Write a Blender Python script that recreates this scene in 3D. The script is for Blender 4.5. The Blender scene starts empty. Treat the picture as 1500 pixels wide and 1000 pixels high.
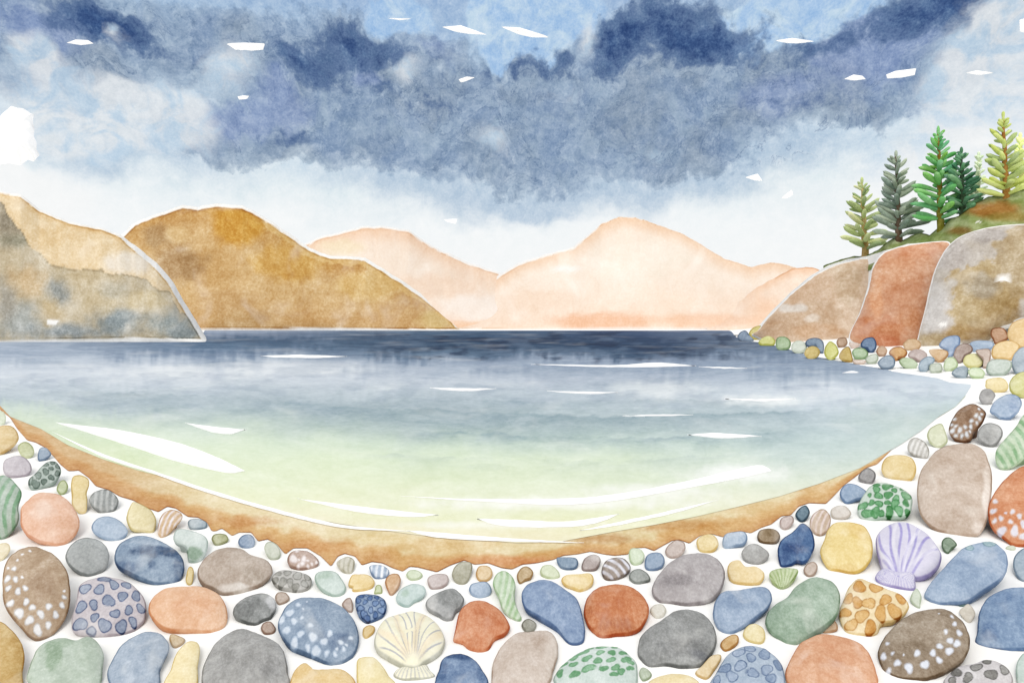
import bpy, math, random
import numpy as np
from mathutils import Matrix, Vector

random.seed(7)
rng = np.random.default_rng(7)
SC = bpy.context.scene
COL = SC.collection
H, F, CX, CY = 1.6, 894.0, 750.0, 472.0      # eye height (m), focal length and horizon point of the photograph (px)

# ---------------------------------------------------------------- pebble table
# colour word | colour | outline (photograph pixels, unprojected on to the beach) ; optional landmark phrase / pattern below
PEB = {
'A1':('honey yellow','E3CA98','-20,650 -15,632 5,623 18,625 27,636 26,646 15,658 -2,667 -15,664'),
'A2':('pale mint','DDE4CE','-8,612 -2,602 6,604 9,612 6,621 -3,622'),
'A3':('pale olive','D0D4AE','26,657 30,649 39,647 48,654 50,664 43,671 33,669'),
'A4':('blue grey','A3B2C8','58,657 66,655 74,662 74,668 66,674 57,675 55,668'),
'A5':('lavender grey','CCC5CA','4,685 8,673 22,668 36,670 46,682 43,695 25,700 9,696'),
'A6':('grey green','BAC7BF','42,703 52,693 62,682 74,675 84,678 90,690 86,701 78,710 65,714 52,718 43,715'),
'A7':('pale olive','C9D1AC','83,714 88,705 95,703 100,712 97,721 90,725 84,720'),
'A8':('pale yellow','E8D49E','104,710 107,698 117,695 128,700 131,709 127,722 128,733 126,751 115,751 106,741 105,728'),
'A9':('grey','A3A7A5','131,734 135,723 148,717 162,719 172,729 173,739 166,749 150,751 138,745'),
'A10':('soft green','B9C9BA','-25,745 -20,710 0,697 12,699 27,712 32,724 27,743 28,760 18,780 2,790 -18,780'),
'A11':('salmon pink','EBC2A7','30,757 33,740 50,725 72,721 92,727 107,743 116,762 114,780 102,793 84,799 60,795 38,783 30,768'),
'A12':('pale blue','B0C0D8','134,770 143,759 158,756 175,762 187,775 183,787 170,792 153,789 137,780'),
'A13':('pale yellow','E5D9AC','185,757 190,742 196,735 212,741 224,750 229,763 225,779 210,779 193,777 187,768'),
'A14':('tan','D6B893','231,777 233,762 240,751 252,746 264,750 267,759 258,770 249,780 238,787 232,784'),
'A15':('grey blue','AAB7C3','275,765 280,760 292,760 303,765 302,773 290,776 278,774'),
'A16':('pale mint','D2DDD7','254,787 260,775 280,777 298,784 305,795 301,812 291,823 277,823 274,810 270,801 258,796'),
'A17':('grey','B1B5B4','96,818 100,803 115,790 135,788 152,796 160,812 155,832 140,842 122,843 104,832'),
'A18':('slate blue','8FA3BE','167,815 175,797 195,786 215,785 240,795 262,810 271,830 266,848 250,855 226,856 205,848 182,837 170,828'),
'A19':('brown','BBA286','3,855 8,825 25,807 45,801 65,804 85,818 99,842 103,875 98,900 82,925 65,937 50,937 28,917 8,890'),
'A20':('cream','F1E6C8','-10,808 0,796 12,796 15,805 8,816 0,822 -10,820'),
'A21':('pale lilac','CCC4C7','105,910 112,880 117,858 135,848 155,845 185,852 205,868 215,890 210,912 195,926 170,932 140,932 110,927'),
'A22':('pale yellow','E9D7A4','276,831 282,831 284,840 281,855 275,856 272,848'),
'A23':('peach','EBBF9B','218,898 222,878 240,863 270,859 300,861 322,872 333,895 330,915 310,927 280,927 250,925 230,915'),
'A24':('tan','D7C09B','248,936 251,928 262,931 271,936 268,943 258,949 252,946'),
'A25':('ochre','D2B172','-30,960 -20,920 0,910 15,920 30,940 36,962 33,985 32,1010 0,1025 -25,1015'),
'A26':('sage green','BFCCBC','41,1000 42,980 55,950 75,937 95,934 112,938 130,933 145,943 152,960 150,980 145,1005 120,1025 70,1028'),
'A27':('blue grey','A6B4CA','157,990 165,965 180,943 205,928 230,926 245,937 248,952 240,970 234,985 233,1005 210,1025 175,1020'),
'A28':('pale yellow','F2E1AE','240,1005 250,980 258,958 272,942 286,939 293,950 290,975 288,1005 265,1020'),
'A29':('dark grey','A9A8A5','296,985 302,965 318,940 345,922 370,925 400,938 415,955 422,985 422,1005 390,1030 330,1030 298,1010'),
'A30':('taupe brown','BBAB9C','289,842 295,825 310,810 333,802 355,805 368,814 390,820 399,833 397,845 382,858 355,868 330,872 310,863 296,856'),
'A31':('olive','B6B88E','310,790 313,783 322,781 331,783 335,790 328,796 316,799'),
'A32':('blue','9AABC6','349,792 355,784 366,782 373,789 372,799 364,803 352,800'),
'A33':('pale sage','D3D8C8','387,803 390,795 398,793 406,798 411,808 409,818 400,820 392,815'),
'A34':('pinkish brown','BFA799','421,822 424,811 435,806 452,808 465,818 466,827 455,833 440,835 427,831'),
'A35':('pale grey','C5C3BE','398,850 402,840 415,835 435,837 452,843 457,851 453,862 440,868 425,866 408,861'),
'A36':('mint','CDDCD3','461,850 463,840 475,836 492,838 502,850 507,862 502,871 488,874 470,864'),
'A37':('pale beige','D3CFC0','493,826 498,819 510,815 519,820 519,832 514,840 503,838'),
'A38':('yellow','EFD8A2','510,857 515,843 525,841 540,842 549,852 544,861 530,866 517,866 516,860'),
'A39':('blue','9FB1CD','541,830 550,827 563,829 570,836 567,845 555,848 546,844'),
'A40':('pale olive','D1D8B2','549,864 551,857 558,857 560,868 553,870 548,869'),
'A41':('tan','D6B189','564,852 570,842 582,840 587,848 584,861 574,872 568,866'),
'A42':('pale green','DBE4CA','595,842 600,835 611,835 619,841 614,848 602,850'),
'A43':('mint','C8DAD5','580,875 588,862 605,855 620,858 624,868 617,877 607,882 597,890 585,885'),
'A44':('taupe','C8B8AA','403,873 408,867 419,868 424,878 411,886 405,882'),
'A45':('charcoal grey','939593','342,893 350,881 365,873 383,869 400,875 405,890 397,905 385,910 373,916 355,911 344,905'),
'A46':('brown','B7A090','382,920 386,912 396,910 404,920 400,928 388,929'),
'A47':('denim blue','8FA2BD','407,915 415,895 433,878 455,875 480,879 505,893 522,915 526,938 518,960 500,972 480,974 455,963 425,948 411,930'),
'A48':('taupe','CBBAAF','501,886 505,878 513,875 517,884 516,896 508,895'),
'A49':('blue','8299BC','520,882 523,873 535,870 555,873 566,883 564,899 553,908 538,913 527,905 522,893'),
'A50':('yellow','EAD19C','531,927 533,919 541,915 549,918 547,927 537,935 532,932'),
'A51':('honey yellow','ECCF96','424,1005 430,985 445,971 455,980 475,981 495,980 510,985 520,1000 515,1020 470,1028 435,1020'),
'A52':('cream yellow','F2E3B0','523,1005 523,970 532,962 548,963 560,975 570,990 580,1005 560,1025 530,1020'),
'D1':('pale mauve','D1C5C1','626,852 629,844 642,840 655,842 657,852 648,861 632,863'),
'D2':('olive grey','B7B4A0','662,841 666,830 675,823 688,823 692,830 689,843 683,854 673,856 665,850'),
'D3':('pale orange','E2C79C','697,841 701,830 712,828 720,833 721,843 714,851 702,851'),
'D4':('pale blue','ABBCD6','687,863 691,855 703,852 713,852 720,862 717,871 703,876 691,871'),
'D5':('grey','B0B1B0','623,885 632,873 650,865 663,862 673,868 680,878 676,890 668,897 663,908 652,909 641,902 628,894'),
'D6':('pale green','D0DEC6','722,857 726,842 738,835 750,843 755,857 754,876 759,895 764,905 760,910 748,905 736,893 730,875'),
'D7':('brown','C2A87F','757,843 762,833 772,829 781,837 778,847 769,851 761,855'),
'D8':('pale green','DCE3C6','791,838 795,829 806,827 816,834 820,844 808,848 796,845'),
'D9':('slate blue','879CB6','815,818 822,816 843,817 847,825 843,833 830,835 820,830'),
'D10':('mauve grey','BCB0AB','852,828 856,818 867,812 877,814 880,822 873,835 860,837 853,835'),
'D11':('yellow','F1DBA4','822,849 830,842 850,841 865,840 870,849 865,859 850,867 838,863 828,858'),
'D12':('brown','9F9186','881,838 885,824 897,817 912,817 922,826 923,835 915,843 900,850 887,849'),
'D13':('burnt orange','D68F65','664,935 668,915 674,895 687,883 705,880 722,886 735,897 745,912 746,922 738,931 725,938 715,952 700,955 686,951 677,943 665,939'),
'D14':('denim blue','8BA1C6','764,870 772,856 790,850 807,851 825,862 845,878 853,900 857,925 855,940 845,946 833,943 818,925 803,914 785,903 768,890'),
'D15':('grey','A6A498','764,917 767,909 775,906 783,910 786,916 780,926 771,927'),
'D16':('taupe','D1C1B3','720,990 722,970 735,945 752,930 775,925 800,924 815,935 818,955 812,980 802,1005 770,1025 725,1015'),
'D17':('navy blue','7690B8','637,1005 643,980 648,966 662,959 680,959 695,966 708,983 715,1005 690,1030 650,1025'),
'D18':('burnt orange','CF8658','855,895 860,875 875,861 895,856 920,858 940,870 950,890 945,912 930,927 905,932 880,934 865,922 857,908'),
'D19':('pale mint','D0DED6','811,1000 818,980 835,965 855,953 880,948 905,949 922,960 932,975 934,1000 920,1025 840,1025'),
'E1':('pale green','D9E4CA','921,810 925,803 938,804 944,813 940,824 930,828 923,822'),
'E2':('blue','A5B6D0','944,828 947,814 957,809 968,810 974,820 970,831 957,836 947,834'),
'E3':('pale mauve','CDBFB7','974,807 980,797 990,791 1002,794 1004,804 997,813 985,818 977,814'),
'E4':('yellow','EAD6A2','1020,795 1025,786 1040,782 1050,788 1052,800 1042,809 1026,808'),
'E5':('pale blue','ABBCD5','1058,795 1062,783 1075,779 1090,779 1095,788 1090,798 1078,801 1062,803'),
'E6':('dark brown','9E896C','1109,786 1113,777 1125,774 1137,776 1143,785 1138,795 1125,797 1113,794'),
'E7':('grey','ADACA9','1086,811 1093,800 1105,796 1118,802 1127,812 1120,822 1108,827 1093,823'),
'E8':('pale mauve','CDBEB8','1142,763 1147,757 1160,755 1163,763 1158,771 1150,776 1144,773'),
'E9':('dark teal','6A8396','1165,753 1171,744 1180,740 1186,748 1184,757 1175,765 1168,760'),
'E10':('deep navy blue','4D71A3','1139,807 1145,790 1160,780 1174,767 1185,772 1192,785 1193,800 1186,818 1177,825 1166,824 1157,829 1143,829'),
'E11':('grey','A4A8A3','921,846 926,836 937,833 948,839 953,849 943,854 930,855'),
'E12':('mauve grey','B6B0B0','955,867 960,850 975,830 1000,814 1030,811 1050,818 1061,833 1062,850 1053,870 1038,882 1010,888 985,885 963,881'),
'E13':('pale yellow','F0DBAB','1066,840 1068,825 1082,820 1092,830 1108,830 1120,841 1113,855 1090,857 1072,853'),
'E14':('yellow green','CDD8B0','1127,845 1130,836 1145,832 1167,833 1168,842 1158,856 1145,863 1134,857'),
'E15':('taupe','CDBDB0','1177,834 1182,826 1192,822 1198,830 1194,841 1185,845 1179,841'),
'E16':('blue','9CAFCD','1044,900 1048,880 1060,867 1080,865 1105,860 1122,861 1131,872 1127,888 1113,902 1097,914 1080,925 1065,928 1050,918'),
'E17':('off white','DFDBCE','952,894 958,886 970,885 976,893 971,903 960,905'),
'E18':('dark grey','9B9C9A','934,955 938,935 950,921 968,910 985,897 1005,893 1030,900 1045,918 1049,938 1043,958 1028,975 1000,980 975,976 950,977 938,966'),
'E19':('sage green','A0B5A0','1120,912 1123,900 1135,887 1152,876 1165,860 1185,848 1205,846 1222,855 1230,875 1227,900 1212,917 1190,932 1165,944 1145,938 1127,925'),
'E20':('cream yellow','EEE0B1','1088,930 1093,918 1105,913 1118,920 1121,935 1114,943 1097,940'),
'E21':('ochre','D2AC73','1055,945 1060,936 1073,929 1081,931 1082,940 1075,948 1062,954'),
'E22':('pale tan','E7D1A6','1018,986 1028,975 1040,962 1050,958 1057,961 1050,976 1038,993 1028,994'),
'E23':('sage','BDC8B0','936,985 941,977 949,980 955,988 950,995 941,997'),
'E24':('pale yellow','F2E0AF','947,1005 960,993 985,987 1010,990 1025,1003 1010,1020 960,1020'),
'E25':('pale blue','ADBCD3','1040,1005 1050,985 1065,960 1085,948 1110,947 1135,960 1147,980 1149,1005 1120,1030 1060,1030'),
'E26':('peach orange','E0A881','1152,1000 1155,970 1170,945 1195,931 1220,930 1250,938 1272,955 1283,985 1283,1005 1250,1040 1170,1035'),
'F1':('sunny yellow','EDD693','1201,810 1207,790 1217,770 1235,764 1258,767 1272,778 1278,797 1276,820 1265,834 1250,841 1230,838 1212,833'),
'F2':('cream','EFDBAF','1230,895 1237,875 1245,858 1258,848 1275,853 1300,863 1320,871 1331,885 1325,900 1310,910 1292,915 1285,927 1270,932 1245,928 1233,915'),
'F3':('pale sage','D7DFCD','1333,877 1338,865 1344,862 1350,873 1348,885 1347,891 1338,886'),
'F4':('blue','9CB0CF','1355,875 1358,862 1375,840 1393,820 1410,803 1430,796 1450,793 1465,800 1476,815 1476,833 1465,850 1440,868 1415,883 1390,885 1370,885'),
'F4b':('teal','9BB4B1','1401,881 1404,875 1411,874 1415,880 1413,887 1405,888'),
'F5':('off white','E1DACD','1405,895 1412,888 1419,884 1427,893 1428,902 1420,912 1411,905'),
'F6':('tan','D3B597','1204,922 1208,912 1218,906 1226,913 1227,922 1218,926 1205,927'),
'F7':('dark brown','A08F7A','1285,960 1290,942 1305,922 1325,905 1350,895 1378,891 1400,900 1415,918 1422,940 1416,960 1395,978 1370,992 1345,997 1315,994 1293,980'),
'F8':('denim blue','7D98BE','1429,942 1432,925 1433,900 1445,878 1465,865 1490,860 1520,863 1540,890 1535,930 1510,950 1475,953 1445,950'),
'F9':('pale grey','D0CBCB','1382,1005 1388,990 1405,977 1425,973 1445,967 1465,972 1480,985 1482,1005 1450,1025 1400,1025'),
'F10':('pale mint','CEDDD4','1488,985 1492,965 1505,955 1520,970 1520,1010 1495,1010'),
'F11':('grey blue','A3B4C7','1484,825 1488,812 1500,803 1520,805 1530,825 1520,850 1500,852 1488,842'),
'F12':('sage green','94A690','1379,795 1383,788 1392,787 1402,797 1395,804 1388,811 1381,805'),
'F13':('pale olive','DDE2D0','1473,803 1477,799 1485,799 1488,803 1482,806'),
'G2':('dark brown','8F6F54','1390,632 1393,618 1402,603 1415,594 1428,592 1440,600 1444,607 1441,617 1435,625 1427,635 1422,645 1410,649 1398,645'),
'G3':('pale blue','A6B8D4','1450,603 1455,590 1465,582 1480,577 1493,582 1497,592 1490,605 1478,615 1465,614 1457,608'),
'G4':('grey','B3B3B1','1431,638 1437,625 1450,619 1464,624 1469,635 1463,648 1450,655 1437,648'),
'G5':('pale olive','D5D9BA','1358,638 1363,627 1378,620 1384,630 1388,647 1376,656 1363,650'),
'G6':('pale grey','C0BDB6','1329,656 1333,644 1343,641 1355,648 1361,660 1358,671 1345,670 1334,665'),
'G7':('pale yellow','E9D39C','1291,690 1294,675 1305,667 1325,667 1338,673 1342,688 1336,703 1320,703 1300,700'),
'G8':('grey','A2A09F','1257,700 1262,690 1272,685 1282,692 1282,702 1275,709 1263,706'),
'G9':('blue','9FB3D1','1230,722 1236,711 1248,708 1262,714 1270,722 1264,730 1255,733 1241,738 1233,732'),
'G10':('off white','DBD4CB','1217,747 1225,741 1238,741 1247,751 1242,758 1230,761 1219,758'),
'G11':('tan','D0BBA6','1186,768 1190,754 1205,745 1215,753 1217,765 1211,779 1200,785 1190,778'),
'G12':('pale green','C9D9CC','1256,745 1260,733 1272,715 1285,708 1300,708 1322,716 1335,727 1336,740 1331,755 1315,759 1295,759 1278,762 1260,758'),
'G13':('taupe','CBB8A7','1343,720 1346,700 1355,680 1372,661 1395,651 1420,650 1440,660 1450,685 1453,710 1449,745 1438,780 1420,786 1400,784 1375,778 1355,765 1345,745'),
'G14':('green','C0D3B4','1458,670 1462,655 1475,640 1488,625 1500,608 1520,600 1525,630 1510,660 1490,680 1470,688 1460,682'),
'G15':('burnt orange','D79368','1447,755 1450,735 1465,710 1485,690 1505,682 1540,690 1550,740 1535,790 1500,800 1480,797 1460,782 1450,770'),
'R1':('honey yellow','E4C282','1478,490 1483,476 1497,469 1520,470 1530,490 1515,508 1497,509 1484,501'),
'R2':('brown','B98A62','1452,490 1455,482 1468,481 1474,487 1475,496 1460,503 1455,497'),
'R3':('yellow','E7C98C','1454,515 1458,506 1470,501 1483,501 1492,508 1485,520 1478,527 1465,525 1456,523'),
'R4':('blue grey','AFBCCA','1483,530 1488,518 1498,510 1515,512 1518,535 1503,543 1490,546 1484,538'),
'R5':('blue','9AAFCC','1422,504 1430,500 1448,500 1455,505 1450,511 1435,514 1427,514'),
'R6':('taupe','CBB8AA','1430,515 1440,512 1449,513 1451,522 1446,537 1440,537 1440,527'),
'R7':('pale yellow','E2DDA3','1412,528 1417,521 1430,519 1439,525 1436,535 1423,538 1414,534'),
'R8':('sage grey','BAC6BA','1446,540 1450,530 1463,527 1478,529 1480,538 1471,548 1457,549 1448,546'),
'R9':('mauve brown','AD998E','1398,520 1402,509 1413,504 1422,508 1423,515 1413,522 1406,531 1400,526'),
'R10':('blue','91A9CD','1377,507 1383,497 1393,493 1404,494 1405,504 1399,511 1394,521 1389,521 1388,513'),
'R11':('blue grey','9FAEBC','1395,546 1402,539 1412,537 1418,542 1415,552 1407,553 1398,550'),
'R12':('pale green','CDDCB6','1419,545 1424,539 1436,540 1442,547 1437,553 1425,553'),
'R13':('pale green','C9D7B1','1383,535 1387,526 1396,524 1402,532 1400,539 1390,543 1384,541'),
'R14':('pale orange','DBBA8D','1362,514 1375,512 1387,515 1387,522 1377,530 1370,525'),
'R15':('sage grey','C3CBBA','1362,538 1366,533 1377,533 1380,540 1376,545 1365,545'),
'R16':('pale blue','A5B7C9','1346,537 1350,528 1360,523 1368,526 1366,532 1360,535 1358,543 1349,543'),
'R17':('mauve','BDABA5','1331,521 1336,514 1348,513 1357,519 1353,527 1347,530 1338,525'),
'R18':('olive green','BCCDA9','1318,530 1323,525 1335,526 1343,533 1338,539 1325,537'),
'R19':('tan','CDAB7E','1324,505 1330,498 1341,497 1348,504 1344,511 1330,512'),
'R20':('deep ochre','C68E38','1303,517 1309,510 1320,509 1328,516 1324,523 1316,525 1313,528 1308,522'),
'R21':('slate blue','90A2B7','1287,532 1292,525 1302,521 1309,525 1310,534 1303,540 1293,539'),
'R22':('brown','C39E78','1284,514 1288,508 1295,508 1299,514 1295,521 1287,520'),
'R23':('dark blue','6A86AC','1262,503 1267,497 1278,495 1283,503 1282,511 1276,516 1270,511 1263,508'),
'R24':('green','A6BF97','1249,517 1253,511 1265,511 1271,518 1266,525 1254,525'),
'R25':('pale taupe','D3C0B3','1244,503 1249,499 1257,500 1258,506 1249,510'),
'R26':('brown','BD9D7E','1226,502 1229,496 1238,495 1241,502 1237,507 1229,508'),
'R27':('gold','C7AD58','1230,520 1235,512 1243,509 1247,519 1248,529 1238,529 1231,525'),
'R28':('yellow green','CDCD72','1208,514 1211,506 1217,501 1225,508 1227,518 1218,526 1210,522'),
'R29':('dark blue','788EA9','1181,502 1186,497 1197,496 1205,501 1206,511 1204,517 1199,512 1195,507 1184,507'),
'R30':('gold','CBB465','1179,517 1183,510 1193,508 1200,514 1197,522 1187,525 1181,522'),
'R31':('pale sage','C9D1C2','1160,508 1164,501 1174,500 1181,506 1178,514 1170,517 1162,514'),
'R32':('pale mauve','CBB9AB','1149,486 1155,480 1168,479 1177,486 1178,491 1170,495 1162,499 1154,493'),
'R33':('green','A0B88E','1137,502 1140,495 1150,494 1157,500 1156,509 1147,512 1139,510'),
'R34':('yellow green','CDCE79','1112,501 1118,495 1127,493 1134,498 1133,505 1124,506 1115,505'),
'R35':('gold','D3C77A','1098,488 1103,481 1113,478 1118,484 1117,493 1109,497 1101,494'),
'R36':('honey yellow','EAC988','1121,486 1126,481 1136,480 1140,487 1137,495 1131,492 1123,489'),
'R37':('slate blue','7F94B1','1081,493 1085,487 1092,485 1098,492 1103,498 1092,499 1083,497'),
'R38':('pale tan','D5BDA2','1140,486 1144,484 1147,489 1146,494 1141,491'),
'R39':('pale taupe','D3C1B3','1250,528 1260,527 1268,529 1264,533 1253,533'),
'R40':('pale sage','C9D1C2','1268,527 1273,521 1283,519 1286,526 1281,532 1272,532'),
'R42':('pale yellow','E9D79E','1445,562 1448,556 1465,554 1474,560 1474,570 1460,574 1446,568'),
'R43':('grey','A09E9C','1435,581 1440,572 1450,571 1457,578 1455,584 1450,590 1443,592 1437,588'),
'R44':('olive yellow','CBC87A','1480,565 1485,553 1500,546 1520,550 1525,568 1510,581 1495,580 1484,576'),
}
# painted spots: (spot colour, rim colour, "x,y,rx[,ry] ...", tilt in degrees)
DOTS = {
'A19':('EFEFF0','C9C6C4','44,811,2 33,816,2 26,825,2 12,835,2 21,838,3 11,851,4.5 23,854,4 33,852,2 12,865,4 26,872,4.5 37,868,3.5 15,887,5 38,888,4.5 28,902,7 47,897,4.5 72,895,4.5 91,890,4 94,878,3 94,869,2 82,905,4.5 60,907,5 43,914,6 71,920,4.5 55,927,6',0),
'A47':('D5DEE8','B4C3D4','437,892,3.5 425,903,6 413,911,5 431,917,4.5 420,928,5 443,913,2.5 445,900,1.5 455,925,3.5 440,936,5 431,946,6 458,942,6 475,949,5 484,937,4 451,954,3.5 463,959,6 479,963,4 491,964,3 500,949,3.5 494,958,2 504,957,2.5 508,951,2 514,940,2.8 450,888,1.5',0),
'F7':('E8ECF4','C2C0C2','1394,907,2.5 1375,904,1.2 1398,919,3.5 1405,932,4.5 1392,945,4.5 1402,948,5 1385,932,3 1377,954,4.5 1391,960,5.5 1367,964,5 1376,973,4.5 1355,980,6 1343,965,5 1331,984,6.5 1314,977,4.5 1307,963,2.5 1294,965,4.5 1300,947,2.5 1301,986,4 1323,967,1.5',0),
'G2':('D8DCE0','A79A90','1434,601,2 1438,609,2 1430,612,3.5 1435,615,3 1398,616,3 1423,620,3.3 1431,622,2.5 1394,624,2.7 1400,627,2.8 1422,628,3 1414,629,3 1395,633,3.8 1406,633,3.8 1421,635,1.8 1400,640,3 1409,641,2.8 1416,639,3.4',0),
'G15':('E2E0E8','D9B9A6','1458,738,4 1455,752,5 1457,766,4 1466,764,4 1473,757,2 1483,756,3.8 1493,763,4.5 1480,770,3.5 1467,781,7 1486,783,6.5 1500,775,6 1498,790,5',0),
'A34':('EDE6E4','D5C8C4','430,821,5.5 435,809,2.5 445,822,3.5 438,823,1.5 451,824,2 464,825,2.2 457,828,2 451,831,2 443,828,3 437,831,2.5',0),
'A21':('8C97AB','44557A','153,852,10,5 125,866,8 146,870,8 167,862,7 185,861,6.5 119,893,8 137,892,6.5 159,887,8.5 179,880,7 199,877,7 206,895,6 169,906,7 189,900,6 195,915,6 117,918,9.5 138,911,6.5 134,927,8,4 153,921,9 178,922,8',0),
'A6':('84928A','5B6A60','67,682,4 77,680,3 85,684,4 67,694,4.5 75,689,3 84,695,3.5 56,699,5 75,702,4 64,708,4 45,706,5 52,711,6',0),
'A35':('A9A8A2','8F8E88','407,842,5 421,843,5 436,847,7 450,848,5 403,852,5 414,856,6 425,857,5 446,858,5 433,863,5',0),
'A49':('6781AA','344C72','529,875,4 537,873,3 542,879,4 525,882,4 552,878,3 535,885,3.5 560,885,4 528,893,5 550,887,4.5 543,897,4 533,902,5 559,896,5 550,903,4 538,908,5',0),
'G12':('5F9A66','4A8653','1284,713,5,3 1298,717,5.5 1306,714,3 1284,721,5.5 1310,722,3.5 1321,718,3 1274,729,3 1287,731,5.5 1301,730,6 1313,735,5.5 1327,729,7 1264,744,7,5 1277,741,4.5 1288,743,6,4 1300,741,4 1311,743,6 1327,740,5 1270,755,8,5 1282,754,6 1303,753,6 1317,751,6 1291,755,4 1329,752,4',0),
'F2':('D6A866','B98747','1259,864,9 1283,865,9 1243,881,7 1256,888,7.5 1273,890,9 1297,884,8.5 1320,879,9 1238,901,8 1262,908,10 1290,903,9 1310,899,10 1247,919,8.5 1275,923,9',0),
'E25':('92A3BB','627695','1098,953,8 1082,962,8.5 1120,963,9 1100,971,7 1062,984,9 1085,983,9 1140,977,8 1103,994,8 1123,988,8 1050,1000,6 1072,998,8 1130,1000,7',0),
'F9':('86847F','5F5D5A','1401,989,8 1430,983,8 1446,972,7 1471,985,7 1452,994,9 1418,999,7 1395,1002,6',0),
'D19':('7FAE86','6FA077','863,955,6,3 882,953,8,4 900,952,5,4 840,969,7,5 855,963,8,3.5 879,965,6,3.5 896,965,6,4 825,977,6,4 860,975,7,4 876,979,7,4 840,982,6,3.5 895,977,6,3.5 912,962,7,3 920,970,5,3 862,990,9,5 820,991,5,6 842,997,9,4 884,991,6,4 902,988,6,4 914,975,6,3 924,976,5,3 923,985,5,3 910,993,6,4 900,998,6,3',-18),
'F4':('9DB6BC','6E8D9C','1420,805,6 1449,799,9,7',0),
}
# painted stripes: colour, direction of the stripe (degrees, picture sense), period px, duty, bend
STRIPES = {
'A9':('CFD1CF',86,8.5,.45,.004),'A10':('8DB191',78,13,.45,.006),'A14':('EDE6E6',62,7.5,.45,.01),
'A37':('B9B5A2',80,7,.4,.01),'A39':('EFF2F6',80,8.5,.45,.01),'D6':('ABC69D',75,9,.5,-.004),
'D12':('E4E4EC',-40,10,.42,.01),'E14':('A3B67F',100,8,.38,.006),'G6':('DEDCD8',68,6.5,.5,.01),
'G11':('E6D9D4',70,8,.4,.01),'G14':('8DB288',-55,11,.5,.003),
}
# soft wash blotches: (x, y, rx, ry, colour, strength)
BLOT = {
'A18':[(235,812,45,10,'3C587F',.95),(262,835,9,22,'4A678F',.7),(185,832,22,9,'56729A',.7),(222,833,8,8,'4A678F',.6)],
'A26':[(80,965,14,32,'95AC90',.8),(97,945,14,12,'A5B9A0',.6)],
'A16':[(284,813,12,11,'93AE95',.9)],
'A45':[(362,894,24,20,'767876',.85),(398,884,10,16,'C6C7C8',.9)],
'D5':[(657,882,20,16,'8E908E',.85),(632,885,9,12,'C4C4C2',.6)],
'E10':[(1165,806,22,12,'2F5087',.9),(1148,820,10,9,'2F5087',.8)],
'D17':[(675,962,26,10,'3F5F90',.9),(648,985,9,22,'4A6A9A',.7),(706,985,9,22,'4A6A9A',.7)],
'E18':[(1000,955,42,14,'808180',.8),(1025,965,16,9,'73757A',.7)],
'E12':[(990,858,32,12,'9B9596',.8)],
'F8':[(1450,930,18,16,'5A7AA8',.8),(1470,880,24,14,'6B8AB6',.6)],
'D18':[(905,920,32,11,'B97044',.7),(863,890,8,20,'BF774A',.6)],
'D13':[(712,915,20,18,'C87C50',.5),(692,945,16,10,'CB8257',.6)],
'A47':[(495,945,26,16,'6C82A4',.75)],
'A29':[(400,985,18,20,'8D8C8A',.7),(330,970,20,18,'9A9996',.5)],
'A30':[(372,848,20,12,'A39483',.6),(345,866,36,7,'DDD5CC',.9)],
'A36':[(478,845,14,8,'B3C9B7',.8)],
'A17':[(130,812,22,16,'A0A4A2',.6)],
'A23':[(285,895,30,16,'E3AC82',.6)],
'A11':[(102,775,16,22,'E2B393',.7),(62,752,18,16,'F2D8C6',.8)],
'G13':[(1447,735,8,46,'E8DDD2',.95),(1436,778,12,10,'E3D6CA',.9),(1385,765,30,14,'BBA592',.5)],
'E19':[(1185,920,34,14,'8CA48E',.7),(1135,905,12,14,'8FA791',.5)],
'E16':[(1070,888,20,12,'839ABD',.6)],
'F7':[(1340,955,26,14,'8C7A64',.7),(1390,905,26,9,'907E68',.6)],
'A19':[(65,865,24,26,'AC9176',.6)],
'E26':[(1205,975,30,20,'D69A70',.5)],
'G4':[(1448,640,14,11,'9C9C9A',.7)],
'G3':[(1485,592,9,14,'8FA4C8',.7),(1455,612,12,6,'D2DCEA',.8)],
'D16':[(790,950,22,20,'C3B0A0',.6)],
'A25':[(25,950,12,20,'C39D58',.6)],
'F1':[(1255,780,16,14,'E9C977',.6),(1235,835,26,7,'DDBB6B',.6)],
'E6':[(1126,784,12,8,'86704F',.7)],
'G2':[(1412,612,12,10,'7A5B41',.7)],
'A43':[(592,872,8,8,'B3CBB9',.8)],
}
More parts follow.
